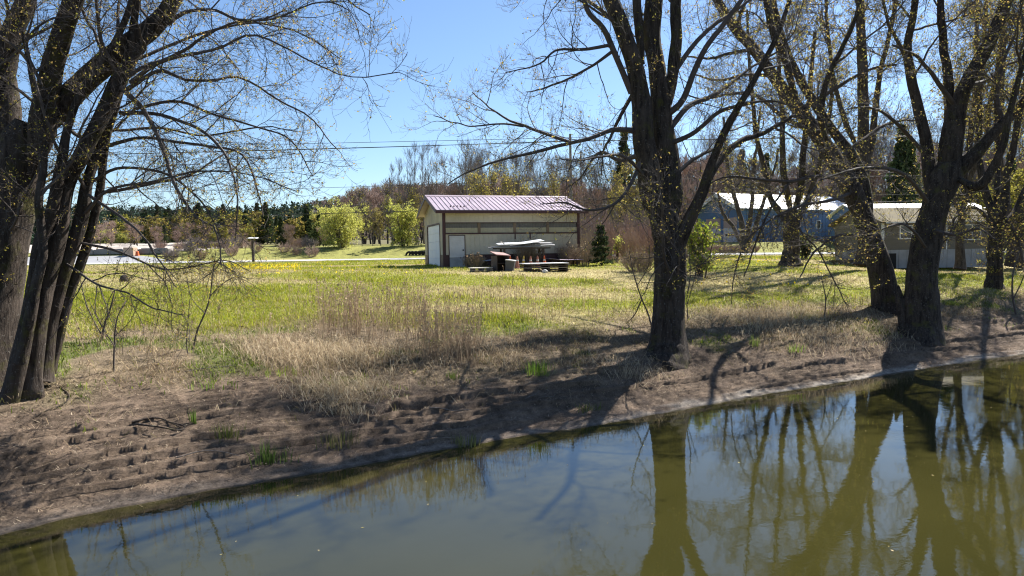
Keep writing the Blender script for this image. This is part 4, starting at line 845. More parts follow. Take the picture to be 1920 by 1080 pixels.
def wire(a, b_, sag, r, label):
    n = 60; t = np.linspace(0, 1, n)[:, None]; P = np.asarray(a)[None] * (1 - t) + np.asarray(b_)[None] * t; P[:, 2] -= (4 * sag * t * (1 - t))[:, 0]
    V, F = tubes(P[None], np.full((1, n), r), 6); tag(mk('power_line', V, F, M_WIRE, smooth=True), label, 'power line', 'power lines strung to the utility pole')
XL = at(-330, 300, 66.0)
for (ya, yb, sag, r, lab) in ((258, 268, .15, .021, 'topmost thin power line crossing the open sky left of the pole'), (264, 283, .25, .030, 'thick upper power cable just under the topmost line'), (265, 286, .12, .026, 'second power cable running close beneath the thick one'), (336, 352, .35, .018, 'lone thin wire midway between the upper cables and the treeline'), (385, 402, .3, .030, 'lowest dark cable crossing in front of the yellow willows'), (372, 390, .3, .016, 'pale-looking thin wire just above the lowest cable')):
    A_ = at(1068, ya, 64.0); B_ = at(-330, yb + 14, 66.0); wire(A_, B_, sag, r, lab)
    C_ = at(2300, ya - 26, 72.0); wire(A_, C_, sag, r * .8, 'continuation right of the pole of the ' + lab.split(' crossing')[0].split(' just')[0].split(' running')[0].split(' midway')[0])
p = at(475, 487, 71.0); z0 = gz(p[0], 71.0); t_ = tag(empty('roadside_post', (p[0], 71.0, z0)), 'dark wooden post topped by a flat white board beside the road', 'post')
ztop = at(475, 448, 71.0)[2] - z0
b = MB(); b.box(-.11, -.11, -.1, .11, .11, ztop); b.build('post', M_WOODD, t_)
b = MB(); b.hexa([(-.46, -.42, ztop + .002), (.46, -.42, ztop + .002), (.46, .42, ztop + .06), (-.46, .42, ztop + .06), (-.46, -.42, ztop + .07), (.46, -.42, ztop + .07), (.46, .42, ztop + .17), (-.46, .42, ztop + .17)]); b.build('top_board', M_WHITE, t_)
for k in range(9):
    xx = -60 + k * 1.92; b = MB(); b.box(-.93, -.3, 0, .93, .3, .62); b.box(-.7, -.12, .62, .7, .12, .72); o = b.build('concrete_block', m_plain('grey_concrete', (.20, .195, .19), (.15, .145, .14), 1, .9, bump=.3) if k == 0 else o.data.materials[0], None, .03); o.location = (xx, 87.4, gz(xx, 87.4)); tag(o, 'grey concrete block in the low barrier row along the gravel lot', 'concrete block', 'concrete blocks edging the gravel lot')
p = at(249, 480, 86.5); b = MB(); b.box(-.9, -.5, 0, .35, .5, .95); b.box(-.85, -.55, .95, .3, .55, 1.02); o = b.build('wooden_crate', m_plain('pale_crate_wood', (.45, .33, .24), (.36, .26, .18), 2, .8)); o.location = (p[0], 86.5, gz(p[0], 86.5)); tag(o, 'pale wooden crate at the end of the concrete barrier', 'crate')
b = MB(); b.hexa([(-.2, -.2, 0), (.2, -.2, 0), (.2, .2, 0), (-.2, .2, 0), (-.14, -.14, .6), (.14, -.14, .6), (.14, .14, .6), (-.14, .14, .6)]); o = b.build('orange_barrel', M_CONE, None, .04); o.location = (p[0] + .8, 86.1, gz(p[0] + .8, 86.1)); tag(o, 'small orange marker barrel beside the pale crate', 'barrel')
# half-buried tyres behind the shed's left end
for k in range(6):
    a = np.linspace(0, np.pi, 14); P = np.stack([.42 * np.cos(a), 0 * a, .42 * np.sin(a)], 1); V, F = tubes(P[None], np.full((1, 14), .13), 8)
    p = at(767 + k * 6.4, 462, 84); o = mk('buried_tyre', V, F, M_DARK, smooth=True); o.location = (p[0], 84 + .0, gz(p[0], 84) - .02); o.scale = (.9, 1, 1.0); tag(o, 'black half-buried tyre in the row edging the grass by the shed\'s left end', 'tyre', 'half-buried tyres by the grass bank')
# ------------------------------------------------------------------ plants further off: one of each kind, then copies
YEL = [(.52, .51, .13), (.45, .47, .11), (.58, .54, .16), (.38, .41, .10)]
DGR = [(.048, .070, .030), (.066, .090, .035), (.038, .054, .027), (.085, .10, .038)]
OLV = [(.22, .20, .05), (.30, .25, .06), (.17, .17, .045), (.34, .24, .07)]
M_NEEDLE = m_leaf('conifer_needles', .25); M_FAR = m_leaf('pale_new_leaves', .5)
def t_bare(name, h, spread, twig, rmin, leaf=0, pal=OLV, lsz=(.10, .22), mats=(M_GREY, M_TWIGFAR), nb=16, forks=1, r0=None, up=.35, loc=(0, 0, -500)):
    r0 = r0 or h * .011; t = empty(name, loc)
    ST = []; SR = []
    for k in range(forks):
        a = rng.random() * 6.28; s = (0 if forks == 1 else .16) * h
        P = resample(np.array([[.1 * k, 0, -.1], [.3 * s * math.cos(a) + rng.normal() * .01 * h, .3 * s * math.sin(a), h * .35], [s * .8 * math.cos(a), s * .8 * math.sin(a), h * .7], [s * 1.1 * math.cos(a), s * 1.1 * math.sin(a), h * (.92 + .08 * rng.random())]]), 18)
        ST.append(P); SR.append(np.linspace(r0, rmin * 1.2, 18))
    ST = np.array(ST); SR = np.array(SR)
    V, F = tubes(ST, SR, 7); mk('trunk', V, F, mats[0], t, smooth=True)
    P1, R1 = spawn(ST, SR, nb, (.22, .98), (spread * .6, spread * 1.1), (28, 62), 9, up * .6, up, .10, .012, rmin * 1.6, .62)
    P2, R2 = spawn(P1, R1, int(6 * twig), (.15, 1), (spread * .25, spread * .6), (25, 55), 7, up * .5, up, .13, .009, rmin * 1.2, .4)
    P3, R3 = spawn(P2, R2, int(5 * twig), (.15, 1), (spread * .12, spread * .32), (22, 55), 4, up * .3, up, .13, .008, rmin, .3)
    V, F = join([tubes(P1, R1, 4), tubes(P2, R2, 3), tubes(P3, R3, 3)]); mk('crown', V, F, mats[1], t)
    if leaf:
        V, F, c = leaves(P3, leaf, lsz, pal, .12); mk('foliage', V, F, M_FAR, t, col=c)
    return t
def t_conifer(h, w, n=1600, pal=DGR, base=.06, name='conifer_tree', sz=(.22, .48), seed=0):
    t = empty(name, (0, 0, -500)); P = resample(np.array([[0, 0, -.1], [.03, 0, h * .5], [0, 0, h]]), 12); V, F = tubes(P[None], np.linspace(h * .014, .02, 12)[None], 7); mk('trunk', V, F, M_BARK2, t, smooth=True)
    nw = int(h * 3.2); zs = h * (base + (1 - base) * np.linspace(0, 1, nw) ** .9); C = []
    for z in zs:
        rad = w / 2 * (1 - (z / h)) ** .8 * (.75 + .5 * rng.random()) + .12; k = 6 + int(rad * 3)
        for a in rng.random(k) * 6.28:
            m = max(3, int(n / nw / k)); q = rng.random(m) ** .7; L = rad * (.7 + .45 * rng.random())
            C.append(np.stack([q * L * math.cos(a), q * L * math.sin(a), z - .28 * L * q + .14 * L * q * q], 1) + rng.normal(size=(m, 3)) * .07)
    C = np.concatenate(C); V, F, c = leaf_quads(C, sz, pal, 1.1); mk('crown', V, F, M_NEEDLE, t, col=c); return t
def t_leafy(name, h, w, n, pal, sz, stems=7, droop=-.3, dome=1.0, low=.05):
    t = empty(name, (0, 0, -500)); b = np.stack([rng.normal(size=stems) * w * .06, rng.normal(size=stems) * w * .06, np.full(stems, -.1)], 1); P = []
    for k in range(stems):
        a = k * 6.28 / stems + rng.random(); e = w * .33 * (.3 + .7 * rng.random())
        P.append(resample(np.array([b[k], b[k] + [e * .35 * math.cos(a), e * .35 * math.sin(a), h * .4], b[k] + [e * math.cos(a), e * math.sin(a), h * (.75 + .2 * rng.random())]]), 12))
    P = np.array(P); Rr = np.broadcast_to(np.linspace(h * .012 + .01, .012, 12), (stems, 12)); V, F = tubes(P, Rr, 6); mk('trunk', V, F, M_BARK2, t, smooth=True)
    P1, R1 = spawn(P, Rr, 14, (low + .06, 1), (w * .18, w * .42), (30, 75), 8, .2, droop, .15, .012, .010, .35)
    P2, R2 = spawn(P1, R1, 8, (.1, 1), (w * .06, w * .20), (25, 75), 6, .0, droop * 1.4, .18, .01, .006, .3)
    V, F = join([tubes(P1, R1, 4), tubes(P2, R2, 3)]); mk('crown', V, F, M_TWIGFAR, t)
    V, F, c = leaves(P2, n, sz, pal, w * .012); 
    k1 = np.repeat(.75 + .5 * rng.random(len(c) // 4), 4)[:, None]; mk('foliage', V, F, M_FAR, t, col=np.clip(c * k1, .01, 1)); return t
M_RUST = m_plain('reddish_stems', (.36, .255, .205), (.26, .18, .145), 1, .9, bump=0)
M_STRAWST = m_plain('pale_dry_stems', (.36, .27, .18), (.25, .185, .125), 1, .9, bump=0)
def t_shrub(name, h, w, stems, mat, rmin=.01, leaf=0, pal=OLV, lsz=(.05, .1), twig=1.0):
    t = empty(name, (0, 0, -500)); a = rng.random(stems) * 6.28; e = np.sqrt(rng.random(stems)) * w * .5; b = np.stack([e * .45 * np.cos(a), e * .45 * np.sin(a), np.full(stems, -.05)], 1)
    k = np.linspace(0, 1, 8)[None, :, None]; tip = np.stack([e * np.cos(a), e * np.sin(a), h * (1 - .45 * (2 * e / w) ** 2) * (.6 + .4 * rng.random(stems))], 1)
    P = b[:, None] + (tip - b)[:, None] * k; P = P + np.cumsum(rng.normal(size=P.shape) * .012 * h, 1); Rr = np.broadcast_to(np.linspace(rmin * 1.6, rmin, 8), (stems, 8))
    P1, R1 = spawn(P, Rr, int(6 * twig), (.25, 1), (h * .15, h * .38), (20, 60), 5, .25, .4, .16, .008, rmin * .8, .3)
    P2, R2 = spawn(P1, R1, int(3 * twig), (.2, 1), (h * .07, h * .18), (20, 60), 4, .2, .3, .16, .008, rmin * .7, .3)
    V, F = join([tubes(P, Rr, 3), tubes(P1, R1, 3), tubes(P2, R2, 3)]); mk('stems', V, F, mat, t)
    if leaf: V, F, c = leaves(P2, leaf, lsz, pal, .03); mk('foliage', V, F, M_FAR, t, col=c)
    return t
USED = set()
def put(o, px, D, ptop=None, label='', cat='tree', group=None, h=None, wide=1.0, dz=0.0):
    """first use moves the prototype itself, later ones copy it"""
    p = at(px, 480, D); z = gz(p[0], D) if D < 300 else float(hill_z(np.array([p[0]]), np.array([D]))[0])
    sc = 1.0
    if ptop is not None: sc = max(.2, (at(px, ptop, D)[2] - z) / h)
    x, y, rz = p[0], D, rng.random() * 6.28
    if o.name in USED: o = dup(o, (x, y, z + dz), rz, (sc * wide, sc * wide, sc))
    else: USED.add(o.name); o.location = (x, y, z + dz); o.rotation_euler = (0, 0, rz); o.scale = (sc * wide, sc * wide, sc)
    return tag(o, label, cat, group)
U = rng.uniform
poplars = [t_bare('bare_poplar_tree', 14, 3.2, 1.15, .013, nb=26, up=.6) for _ in range(3)]
bares = [t_bare('bare_tree', 12, 4.2, 1.25, .014, nb=20, forks=2, up=.4), t_bare('bare_tree', 12, 3.6, 1.25, .014, nb=22, up=.45, leaf=260), t_bare('bare_tree', 12, 4.6, 1.25, .014, nb=16, forks=3, up=.35)]
browns = [t_bare('brown_woodland_tree', 9, 3.4, 1.0, .026, nb=18, forks=3, up=.4, mats=(M_BARK2, M_RUST)), t_bare('brown_woodland_tree', 9, 3.4, 1.0, .026, nb=18, forks=2, up=.4, leaf=700, mats=(M_BARK2, M_TWIGFAR))]
budding = [t_bare('budding_tree', 10, 3.0, 1.0, .018, nb=18, forks=2, up=.4, leaf=2200, pal=[(.33, .29, .07), (.28, .25, .06), (.38, .30, .08)]) for _ in range(2)]
conifers = [t_conifer(11, 5.0, 3200), t_conifer(11, 4.0, 2800), t_conifer(9, 5.4, 2800, [(.045, .072, .036), (.06, .09, .04), (.036, .056, .03)])]
olives = [t_leafy('olive_leafed_tree', 7, 6.5, 3400, OLV, (.16, .34), 6, .1), t_leafy('yellow_leafed_tree', 7, 5.5, 3000, [(.36, .32, .06), (.28, .27, .05), (.22, .2, .05)], (.15, .3), 5, .15)]
# tall bare row against the sky, left of the shed roof
for k, (px, tp) in enumerate([(738, 318), (752, 300), (768, 288), (781, 281), (796, 277), (806, 276), (822, 283), (836, 292), (848, 300)]):
    put(poplars[k % 3], px, U(98, 116), tp, 'tall slender bare tree in the row against the sky left of the shed roof', 'tree', 'bare tall trees left of the shed roof', 14, .9)
put(t_bare('lone_bare_tree', 14, 3.6, 1.0, .016, nb=20, up=.45), 877, 84, 262, 'tallest bare tree sticking up behind the left half of the shed roof', 'tree', None, 14)
for k, (px, tp) in enumerate([(862, 300), (893, 305), (905, 298), (925, 290), (940, 300), (958, 305), (972, 296), (990, 310), (1006, 300), (1022, 296), (1040, 306), (1052, 312), (1083, 300), (1100, 305), (1118, 310), (1138, 316), (1155, 300)]):
    put(bares[k % 3], px, U(92, 130), tp - 4, 'bare grey-brown tree in the row rising behind the shed roof', 'tree', 'bare trees behind the shed roof', 12, .8)
for k, (px, tp) in enumerate([(880, 338), (905, 325), (935, 318), (962, 335), (1048, 340), (1150, 330), (1178, 308), (1205, 318)]):
    put(budding[k % 2], px, U(78, 92), tp, 'yellowish budding tree among bare trees behind the shed roof', 'tree', 'budding trees behind the shed', 10, .85)
for k in range(26):
    put(browns[k % 2], U(835, 1240), U(84, 110), U(338, 366), 'low brown bare tree in the thicket just above the shed roof', 'tree', 'brown trees in the thicket behind the shed', 9, 1.1)
# brown slope between the willows and the shed
for k in range(34):
    px = U(590, 850); put(browns[k % 2], px, U(112, 190), U(352, 372) + max(0, 690 - px) * .22, 'brown leafless tree on the slope behind the yellow willows', 'tree', 'brown trees on the slope behind the willows', 9, 1.1)
for px, tp in ((700, 392), (715, 398), (735, 372), (785, 366), (808, 378), (680, 404)): put(budding[0], px, U(96, 104), tp, 'olive budding tree standing between the two yellow willows', 'tree', 'budding trees around the willows', 10)
w1 = t_leafy('yellow_willow', 5.6, 8.2, 22000, YEL, (.07, .16), 12, -.75, low=-.05); put(w1, 643, 91, 386, 'rounded bright yellow-green willow, the left and larger of the two by the grass bank', 'willow', None, 5.4)
w2 = t_leafy('yellow_willow', 5.8, 5.2, 13000, YEL, (.07, .16), 9, -.55, low=-.05); put(w2, 757, 91, 381, 'narrower bright yellow-green willow beside the shed\'s left gable', 'willow', None, 5.6)
# left woods
for k in range(46):
    px = U(60, 625); D = U(118, 185); put(conifers[k % 3], px, D, U(382, 436) - max(0, px - 480) * .09, 'dark green conifer in the woods beyond the gravel lot and road', 'conifer', 'conifers in the left woods', 11 if k % 3 < 2 else 9, 1.15)
for px, tp, D in ((578, 386, 112), (600, 398, 108), (617, 391, 118), (280, 425, 112), (294, 415, 114), (310, 422, 110), (528, 408, 110), (545, 402, 112)): put(conifers[0], px, D, tp, 'darker nearer conifer at the front edge of the left woods', 'conifer', 'front conifers of the left woods', 11, 1.2)
for k in range(38):
    px = U(150, 600); put(olives[k % 2], px, U(104, 150), U(396, 440), 'olive-yellow budding tree in front of the dark conifers on the left', 'tree', 'olive trees before the left conifers', 7, 1.2)
for k in range(22):
    px = U(150, 640); put(browns[0], px, U(100, 116), U(418, 440), 'reddish bare tree in front of the dark conifers on the left', 'tree', 'reddish bare trees on the left', 9, 1.3)
for k, (px, tp) in enumerate([(183, 462), (205, 455), (232, 462)]): put(w1, px, 126, tp - 26, 'yellow-green bush at the back of the gravel lot', 'bush', 'bushes behind the gravel lot', 5.6)
# woods on the right, behind barn and house
for k in range(66):
    px = U(1215, 1990); put(bares[k % 3] if k % 3 else poplars[0], px, U(108, 160), U(225, 318), 'bare tree in the woods behind the blue barn and the beige house', 'tree', 'bare trees in the right woods', 14 if k % 3 == 0 else 12, 1.0)
for k in range(34):
    px = U(1230, 1980); put(browns[k % 2], px, U(104, 150), U(300, 345), 'low brown tree in the woods above the barn roof', 'tree', 'brown trees in the right woods', 9, 1.2)
for px, tp, D in ((1172, 252, 120), (1352, 300, 125), (1390, 285, 130), (1436, 292, 130), (1690, 238, 105), (1705, 268, 100), (1780, 262, 90), (1765, 285, 88), (1890, 290, 95), (1320, 318, 120)): put(conifers[1] if px != 1690 else conifers[0], px, D, tp, 'tall dark pine standing above the bare woods on the right', 'conifer', 'tall pines in the right woods', 11, .95)
for px, tp, D in ((1905, 330, 64), (1860, 350, 66), (1940, 300, 60)): put(olives[1], px, D, tp, 'yellow-green budding tree behind the right end of the beige house', 'tree', 'budding trees right of the house', 7)
# thicket beside the shed and shrubs on the lawn
shr = [t_shrub('brown_shrub', 3.2, 3.2, 70, M_TWIGFAR, .012, 120), t_shrub('brown_shrub', 2.6, 3.0, 70, M_RUST, .012)]
for k, (px, tp, D) in enumerate([(1098, 400, 54), (1112, 390, 58), (1135, 395, 60), (1152, 404, 55), (1175, 392, 62), (1196, 398, 58), (1214, 405, 64), (1180, 425, 50), (1105, 430, 49), (1228, 400, 60), (1250, 410, 62), (1290, 412, 66)]):
    put(shr[k % 2], px, D, tp, 'tall tangled bare shrub in the thicket right of the shed', 'shrub', 'shrubs in the thicket right of the shed', 3.2 if k % 2 == 0 else 2.6, .9)
for k in range(48):
    px = U(300, 590) if k < 36 else U(1080, 1300); D = U(82, 98); z0 = gz(at(px, 480, D)[0], D)
    put(shr[1 - (k % 3 == 0)], px, D, None, 'low pinkish-brown bramble on the bank beyond the road', 'shrub', 'brambles on the road bank'); bpy.context.scene.objects[-1]
for o in [q for q in COL.objects if q.get('group') == 'brambles on the road bank']: o.scale = (.62, .62, U(.38, .62))
s_ = t_shrub('round_shrub', 1.35, 2.3, 130, M_STRAWST, .008, 500, [(.30, .25, .07), (.26, .20, .08)], (.04, .08)); put(s_, 1197, 38.5, None, 'rounded light-brown shrub on the lawn left of the big straight maple', 'shrub')
s_ = t_leafy('green_bush', 2.9, 2.4, 2600, [(.34, .40, .05), (.28, .35, .05), (.42, .43, .07)], (.07, .15), 11, .1); put(s_, 1312, 35.5, 418, 'bright green leafing bush with dark bare stems right of the straight maple', 'bush', None, 2.75)
s_ = t_conifer(2.5, 1.7, 2600, [(.05, .07, .035), (.07, .085, .04), (.04, .055, .03)], 0.0, 'spruce_bush', (.07, .17)); put(s_, 1127, 44.5, 426, 'small dark spruce at the right corner of the shed', 'spruce', None, 2.5)
s_ = t_leafy('yellow_sapling', 1.9, 1.3, 500, YEL, (.08, .15), 4, .1, low=.4); put(s_, 1158, 50, 440, 'slim sapling with a yellow-green top between spruce and round shrub', 'sapling', None, 1.9)
s_ = t_leafy('dark_bush', 1.9, 2.2, 1900, DGR, (.08, .18), 8, .1); put(s_, 1510, 58, 438, 'dense dark green bush just right of the stout dark tree', 'bush', None, 1.9)
hd = t_shrub('brown_hedge_bush', 1.3, 2.6, 110, M_RUST, .012)
for px in (1338, 1360, 1384, 1408): put(hd, px, 80.5, 455, 'clipped brown leafless hedge bush before the barn\'s garage doors', 'hedge', 'hedge bushes before the blue barn', 1.3)
# dry reeds and dead bushes in the junk
rd = t_shrub('dry_reed_clump', 1.0, 1.1, 60, M_STRAWST, .009, 160, [(.32, .22, .15), (.26, .18, .12)], (.06, .13))
db = t_shrub('dead_bush', 1.9, 1.8, 50, M_STRAWST, .010, 120, [(.40, .32, .20)], (.04, .08))
def put_xy(o, xyz, rz, sc, label, cat, group=None):
    if o.name in USED: o = dup(o, xyz, rz, sc)
    else: USED.add(o.name); o.location = xyz; o.rotation_euler = (0, 0, rz); o.scale = sc if isinstance(sc, tuple) else (sc,) * 3
    return tag(o, label, cat, group)
for k, (px, off, sc, lab) in enumerate([(880, 1.3, .8, 'reddish dry reed clump right of the shed door'), (892, 1.7, .95, 'wide dry reed clump behind the weathered pallet'), (905, .7, .7, 'dry reeds against the maroon wall by the white panel')]): put_xy(rd, by_shed(px, off), k, sc, lab, 'reeds')
for k, (px, off, sc, lab) in enumerate([(985, .7, 1.0, 'bleached dead bush growing up behind the heap of roofing sheets'), (1000, 1.0, .62, 'dead bush tangled under the trestle behind the cones'), (1068, .6, .85, 'dead pale bush at the right end of the shed wall'), (1095, 1.2, .8, 'dead pale bush just outside the shed\'s right corner')]): put_xy(db, by_shed(px, off), k, sc, lab, 'bush')

# ------------------------------------------------------------------ far-off wooded hill
n = 6500
y = 300 + 520 * rng.random(n) ** .8; x = (rng.random(n) * 1.9 - .95) * y; z = hill_z(x, y)
con = (fbm(x * .012, y * .012, seed=201) + np.where(x < -.29 * y, .55, -.28)) > 0
C = []; CL = []; SZ = []
for k in range(n):
    m = 22; h = (9 if con[k] else 8) * (.7 + .6 * rng.random()); q = rng.random(m)
    w = (h * .23 * (1 - q) + .3) if con[k] else h * .30 * np.sqrt(np.clip(1 - (2 * q - .9) ** 2 * .7, .05, 1))
    a = rng.random(m) * 6.28; C.append(np.stack([x[k] + w * np.cos(a), y[k] + w * np.sin(a), z[k] + h * (.1 + .9 * q)], 1))
    base = np.array([.040, .060, .040]) if con[k] else (np.array([.135, .105, .095]) if rng.random() < .8 else np.array([.19, .17, .07])); CL.append(np.tile(base * (.75 + .5 * rng.random()), (m, 1)))
C = np.concatenate(C); V, F, c = leaf_quads(C, (1.0, 2.1), [(.1, .1, .1)], 1.1, 0, .5); CL = np.repeat(np.concatenate(CL), 4, 0)
tag(mk('distant_forest', V, F, m_leaf('distant_forest', .3), col=CL), 'far wooded hillside of dark conifers and brown leafless trees', None, None, 'stuff')
# ------------------------------------------------------------------ grass, litter, weeds (nobody could count them)
def inview(x, y, m=1.06): return np.abs(x) < (y * .75 * m + 1.5)
def blades(p, h, w, lean, col, two=True, az=None):
    """p base points; each blade bends over by lean (0 upright .. 1+ lying)"""
    n = len(p); az = rng.random(n) * 6.283 if az is None else az; d = np.stack([np.cos(az), np.sin(az), 0 * az], 1); fa = az + 1.57 + rng.normal(size=n) * .5; s = np.stack([np.cos(fa), np.sin(fa), 0 * az], 1) * (w * .5)[:, None]
    up = np.array([0, 0, 1.0]); l = np.asarray(lean)[:, None] if np.ndim(lean) else np.full((n, 1), lean); hh = h[:, None]
    t = p + hh * (d * np.sin(np.minimum(l, 1.5)) + up * np.cos(np.minimum(l, 1.5)))
    if not two:
        V = np.stack([p - s, p + s, t], 1).reshape(-1, 3); return V, np.arange(3 * n).reshape(n, 3), np.repeat(col, 3, 0)
    m = p + hh * .55 * (d * np.sin(l * .55) + up * np.cos(l * .55))
    V = np.stack([p - s, p + s, m + s * .75, m - s * .75, t], 1).reshape(-1, 3); i = np.arange(n)[:, None] * 5
    return V, [i + np.array([[0, 1, 2, 3]]), i + np.array([[3, 2, 4]])], np.repeat(col, 5, 0)
def pick(pal, n, j=.2):
    pal = np.asarray(pal); return np.clip(pal[rng.integers(0, len(pal), n)] * (1 + j * rng.normal(size=(n, 1))), .01, 1)
M_GRASS = m_leaf('grass_blades', .45); M_STRAW = m_leaf('dry_straw', .3)
def us_pts(n, u0, u1, s0, s1, sp=1.0):
    u = u0 + (u1 - u0) * rng.random(n); s = s0 + (s1 - s0) * rng.random(n) ** sp; q = s + shore(u)
    return U0[0] + u * UD[0] + q * SD[0], U0[1] + u * UD[1] + q * SD[1]
def ground3(x, y): return np.stack([x, y, height(x, y)], 1)
# lawn
n = 620000; y = 15 * (72 / 15) ** rng.random(n); x = (rng.random(n) * 2 - 1) * (y * .78 + 1)
u, s, wet, lit, lawn, gp, straw = zones(x, y); k = (rng.random(n) < lawn * .95); x, y, st = x[k], y[k], straw[k]
dry = rng.random(len(x)) < (st * .80 + .12)
col = np.where(dry[:, None], pick([(.44, .37, .20), (.36, .30, .16), (.48, .42, .24)], len(x)), pick([(.25, .28, .032), (.31, .32, .038), (.19, .24, .030), (.36, .34, .05)], len(x)))
V, F, c = blades(ground3(x, y), (.04 + .09 * rng.random(len(x))) * (.65 + 1.5 * sstep(.05, .5, fbm(x * .55, y * .55, seed=401, o=3)) * (1 - dry * .4)) * (1 + .25 * (y < 30)), .008 + y * .00075, .2 + .8 * rng.random(len(x)), col, False)
tag(mk('lawn_grass', V, F, M_GRASS, col=c), 'mown yellow-green lawn with bleached straw streaks', None, None, 'stuff')
# litter of flattened straw on the bank shoulder
n = 260000; x, y = us_pts(n, -7, 48, .9, 13.5, 1.1); k = inview(x, y); x, y = x[k], y[k]
u, s, wet, lit, lawn, gp, straw = zones(x, y); dens = np.maximum(lit, .10 * sstep(.9, 1.6, s)) * (1 - .90 * lawn) * (.18 + .82 * sstep(-.25, .35, fbm(u * .8, s * 1.0, seed=301, o=4)) ) * (1 - .55 * gp)
k = rng.random(len(x)) < dens; x, y = x[k], y[k]; m = len(x)
V, F, c = blades(ground3(x, y), .08 + .34 * rng.random(m) ** 1.7, .006 + .006 * rng.random(m), 1.02 + .5 * rng.random(m), pick([(.44, .34, .20), (.35, .26, .16), (.26, .19, .12), (.54, .44, .28), (.19, .135, .09), (.17, .16, .05)], m))
tag(mk('dry_grass_litter', V, F, M_STRAW, col=c), 'flattened straw-coloured dead grass along the top of the bank', None, None, 'stuff')
# mounds of long pale straw
XS = []; YS = []
for px, py, r, cnt in ((1500, 612, 2.0, 3200), (1440, 600, 1.4, 1500), (1560, 600, 1.6, 1800), (640, 665, .9, 700), (575, 672, .9, 700), (690, 672, .9, 600), (610, 735, .55, 700), (690, 730, .5, 600), (640, 760, .4, 420), (1180, 690, .7, 500), (480, 660, .8, 500), (540, 650, .8, 500), (870, 655, 1.0, 900)):
    g = ground(px, py); XS.append(g[0] + rng.normal(size=cnt) * r * .8); YS.append(g[1] + rng.normal(size=cnt) * r * .55)
x = np.concatenate(XS); y = np.concatenate(YS); u, s = us(x, y); k = s > .9; x, y = x[k], y[k]; m = len(x)
V, F, c = blades(ground3(x, y), .18 + .42 * rng.random(m), .007 + .005 * rng.random(m), .85 + .6 * rng.random(m), pick([(.56, .46, .31), (.48, .38, .25), (.62, .53, .38), (.38, .29, .19)], m))
tag(mk('long_pale_straw', V, F, M_STRAW, col=c), 'long pale bent straw lying in drifts on the bank', None, None, 'stuff')
# fresh green growth in the litter and a few sprigs on the mud
n = 150000; x, y = us_pts(n, -7, 48, 1.2, 12, 1.0); k = inview(x, y); x, y = x[k], y[k]
u, s, wet, lit, lawn, gp, straw = zones(x, y); g2 = sstep(.30, .55, fbm(u * .9, s * 1.1, seed=311, o=3)) * sstep(1.3, 2.2, s) * .35
k = rng.random(len(x)) < np.maximum(gp * lit * (1 - lawn), g2 * (1 - lit)); x, y = x[k], y[k]; m = len(x)
V, F, c = blades(ground3(x, y), .05 + .13 * rng.random(m), .012 + .012 * rng.random(m), .3 + .9 * rng.random(m), pick([(.17, .23, .030), (.22, .27, .035), (.12, .17, .03), (.10, .13, .03)], m))
tag(mk('fresh_green_growth', V, F, M_GRASS, col=c), 'patches of fresh green grass sprouting through the dead litter', None, None, 'stuff')
# crumbs, leaf bits and twigs on the bare mud
n = 170000; x, y = us_pts(n, -7, 46, .12, 4.6, .8); k = inview(x, y); x, y = x[k], y[k]; m = len(x)
p = ground3(x, y); p[:, 2] += .006
V, F, c = blades(p, .02 + .16 * rng.random(m) ** 2.5, .005 + .012 * rng.random(m), 1.1 + .45 * rng.random(m), pick([(.20, .15, .11), (.34, .26, .18), (.10, .075, .06), (.46, .38, .28), (.065, .05, .04), (.16, .12, .09)], m), False)
tag(mk('mud_debris', V, F, M_STRAW, col=c), 'dead leaves and bits of twig strewn over the mud', None, None, 'stuff')
# tall dry weeds
PX = []; 
for (x0, x1, y0, y1, cnt) in ((600, 680, 590, 640, 330), (650, 800, 580, 640, 420), (790, 905, 620, 690, 520), (690, 860, 600, 680, 260), (880, 1060, 570, 605, 230), (1040, 1200, 560, 600, 90), (540, 620, 560, 620, 60), (300, 520, 610, 690, 60), (150, 300, 640, 690, 40), (1350, 1620, 570, 600, 60)):
    for _ in range(cnt): PX.append((U(x0, x1), U(y0, y1)))
base = np.array([ground(a, b, 9, 60) for a, b in PX]); m = len(base); k_ = rng.random(m) < .5; PX = [PX[i] for i in np.nonzero(k_)[0]]; base = base[k_]; m = len(base); hgt = (.5 + .85 * rng.random(m)) * np.where(np.array(PX)[:, 0] > 1000, .7, 1)
S = 7; kk = np.linspace(0, 1, S); ln = rng.normal(size=(m, 2)) * .13
P = base[:, None] + np.stack([ln[:, :1] * hgt[:, None] * kk ** 1.6, ln[:, 1:] * hgt[:, None] * kk ** 1.6, hgt[:, None] * kk[None]], -1); P[:, 1:] += np.cumsum(rng.normal(size=(m, S - 1, 3)) * .008, 1)
Rr = np.broadcast_to(np.linspace(.0052, .0026, S), (m, S))
P1, R1 = spawn(P, Rr, 3, (.5, 1), (.08, .26), (18, 42), 4, .3, .5, .10, .008, .003, .3)
V1, F1 = tubes(P, Rr, 3); V2, F2 = tubes(P1, R1, 3); V, F = join([(V1, F1), (V2, F2)])
cw = pick([(.44, .33, .23), (.36, .26, .18), (.52, .42, .29), (.26, .19, .13)], m + len(P1)); c1 = np.concatenate([np.repeat(cw[:m], S * 3, 0), np.repeat(cw[m:], 4 * 3, 0)])
V3, F3, c3 = leaf_quads(P1[:, -1] + rng.normal(size=(len(P1), 3)) * .01, (.02, .05), [(.42, .32, .21), (.34, .25, .17)], 1.5)
V, F = join([(V, F), (V3, F3)]); tag(mk('tall_dry_weeds', V, F, M_STRAW, col=np.concatenate([c1, c3])), 'stand of tall brown dead weed stalks between lawn and bank', None, None, 'stuff')
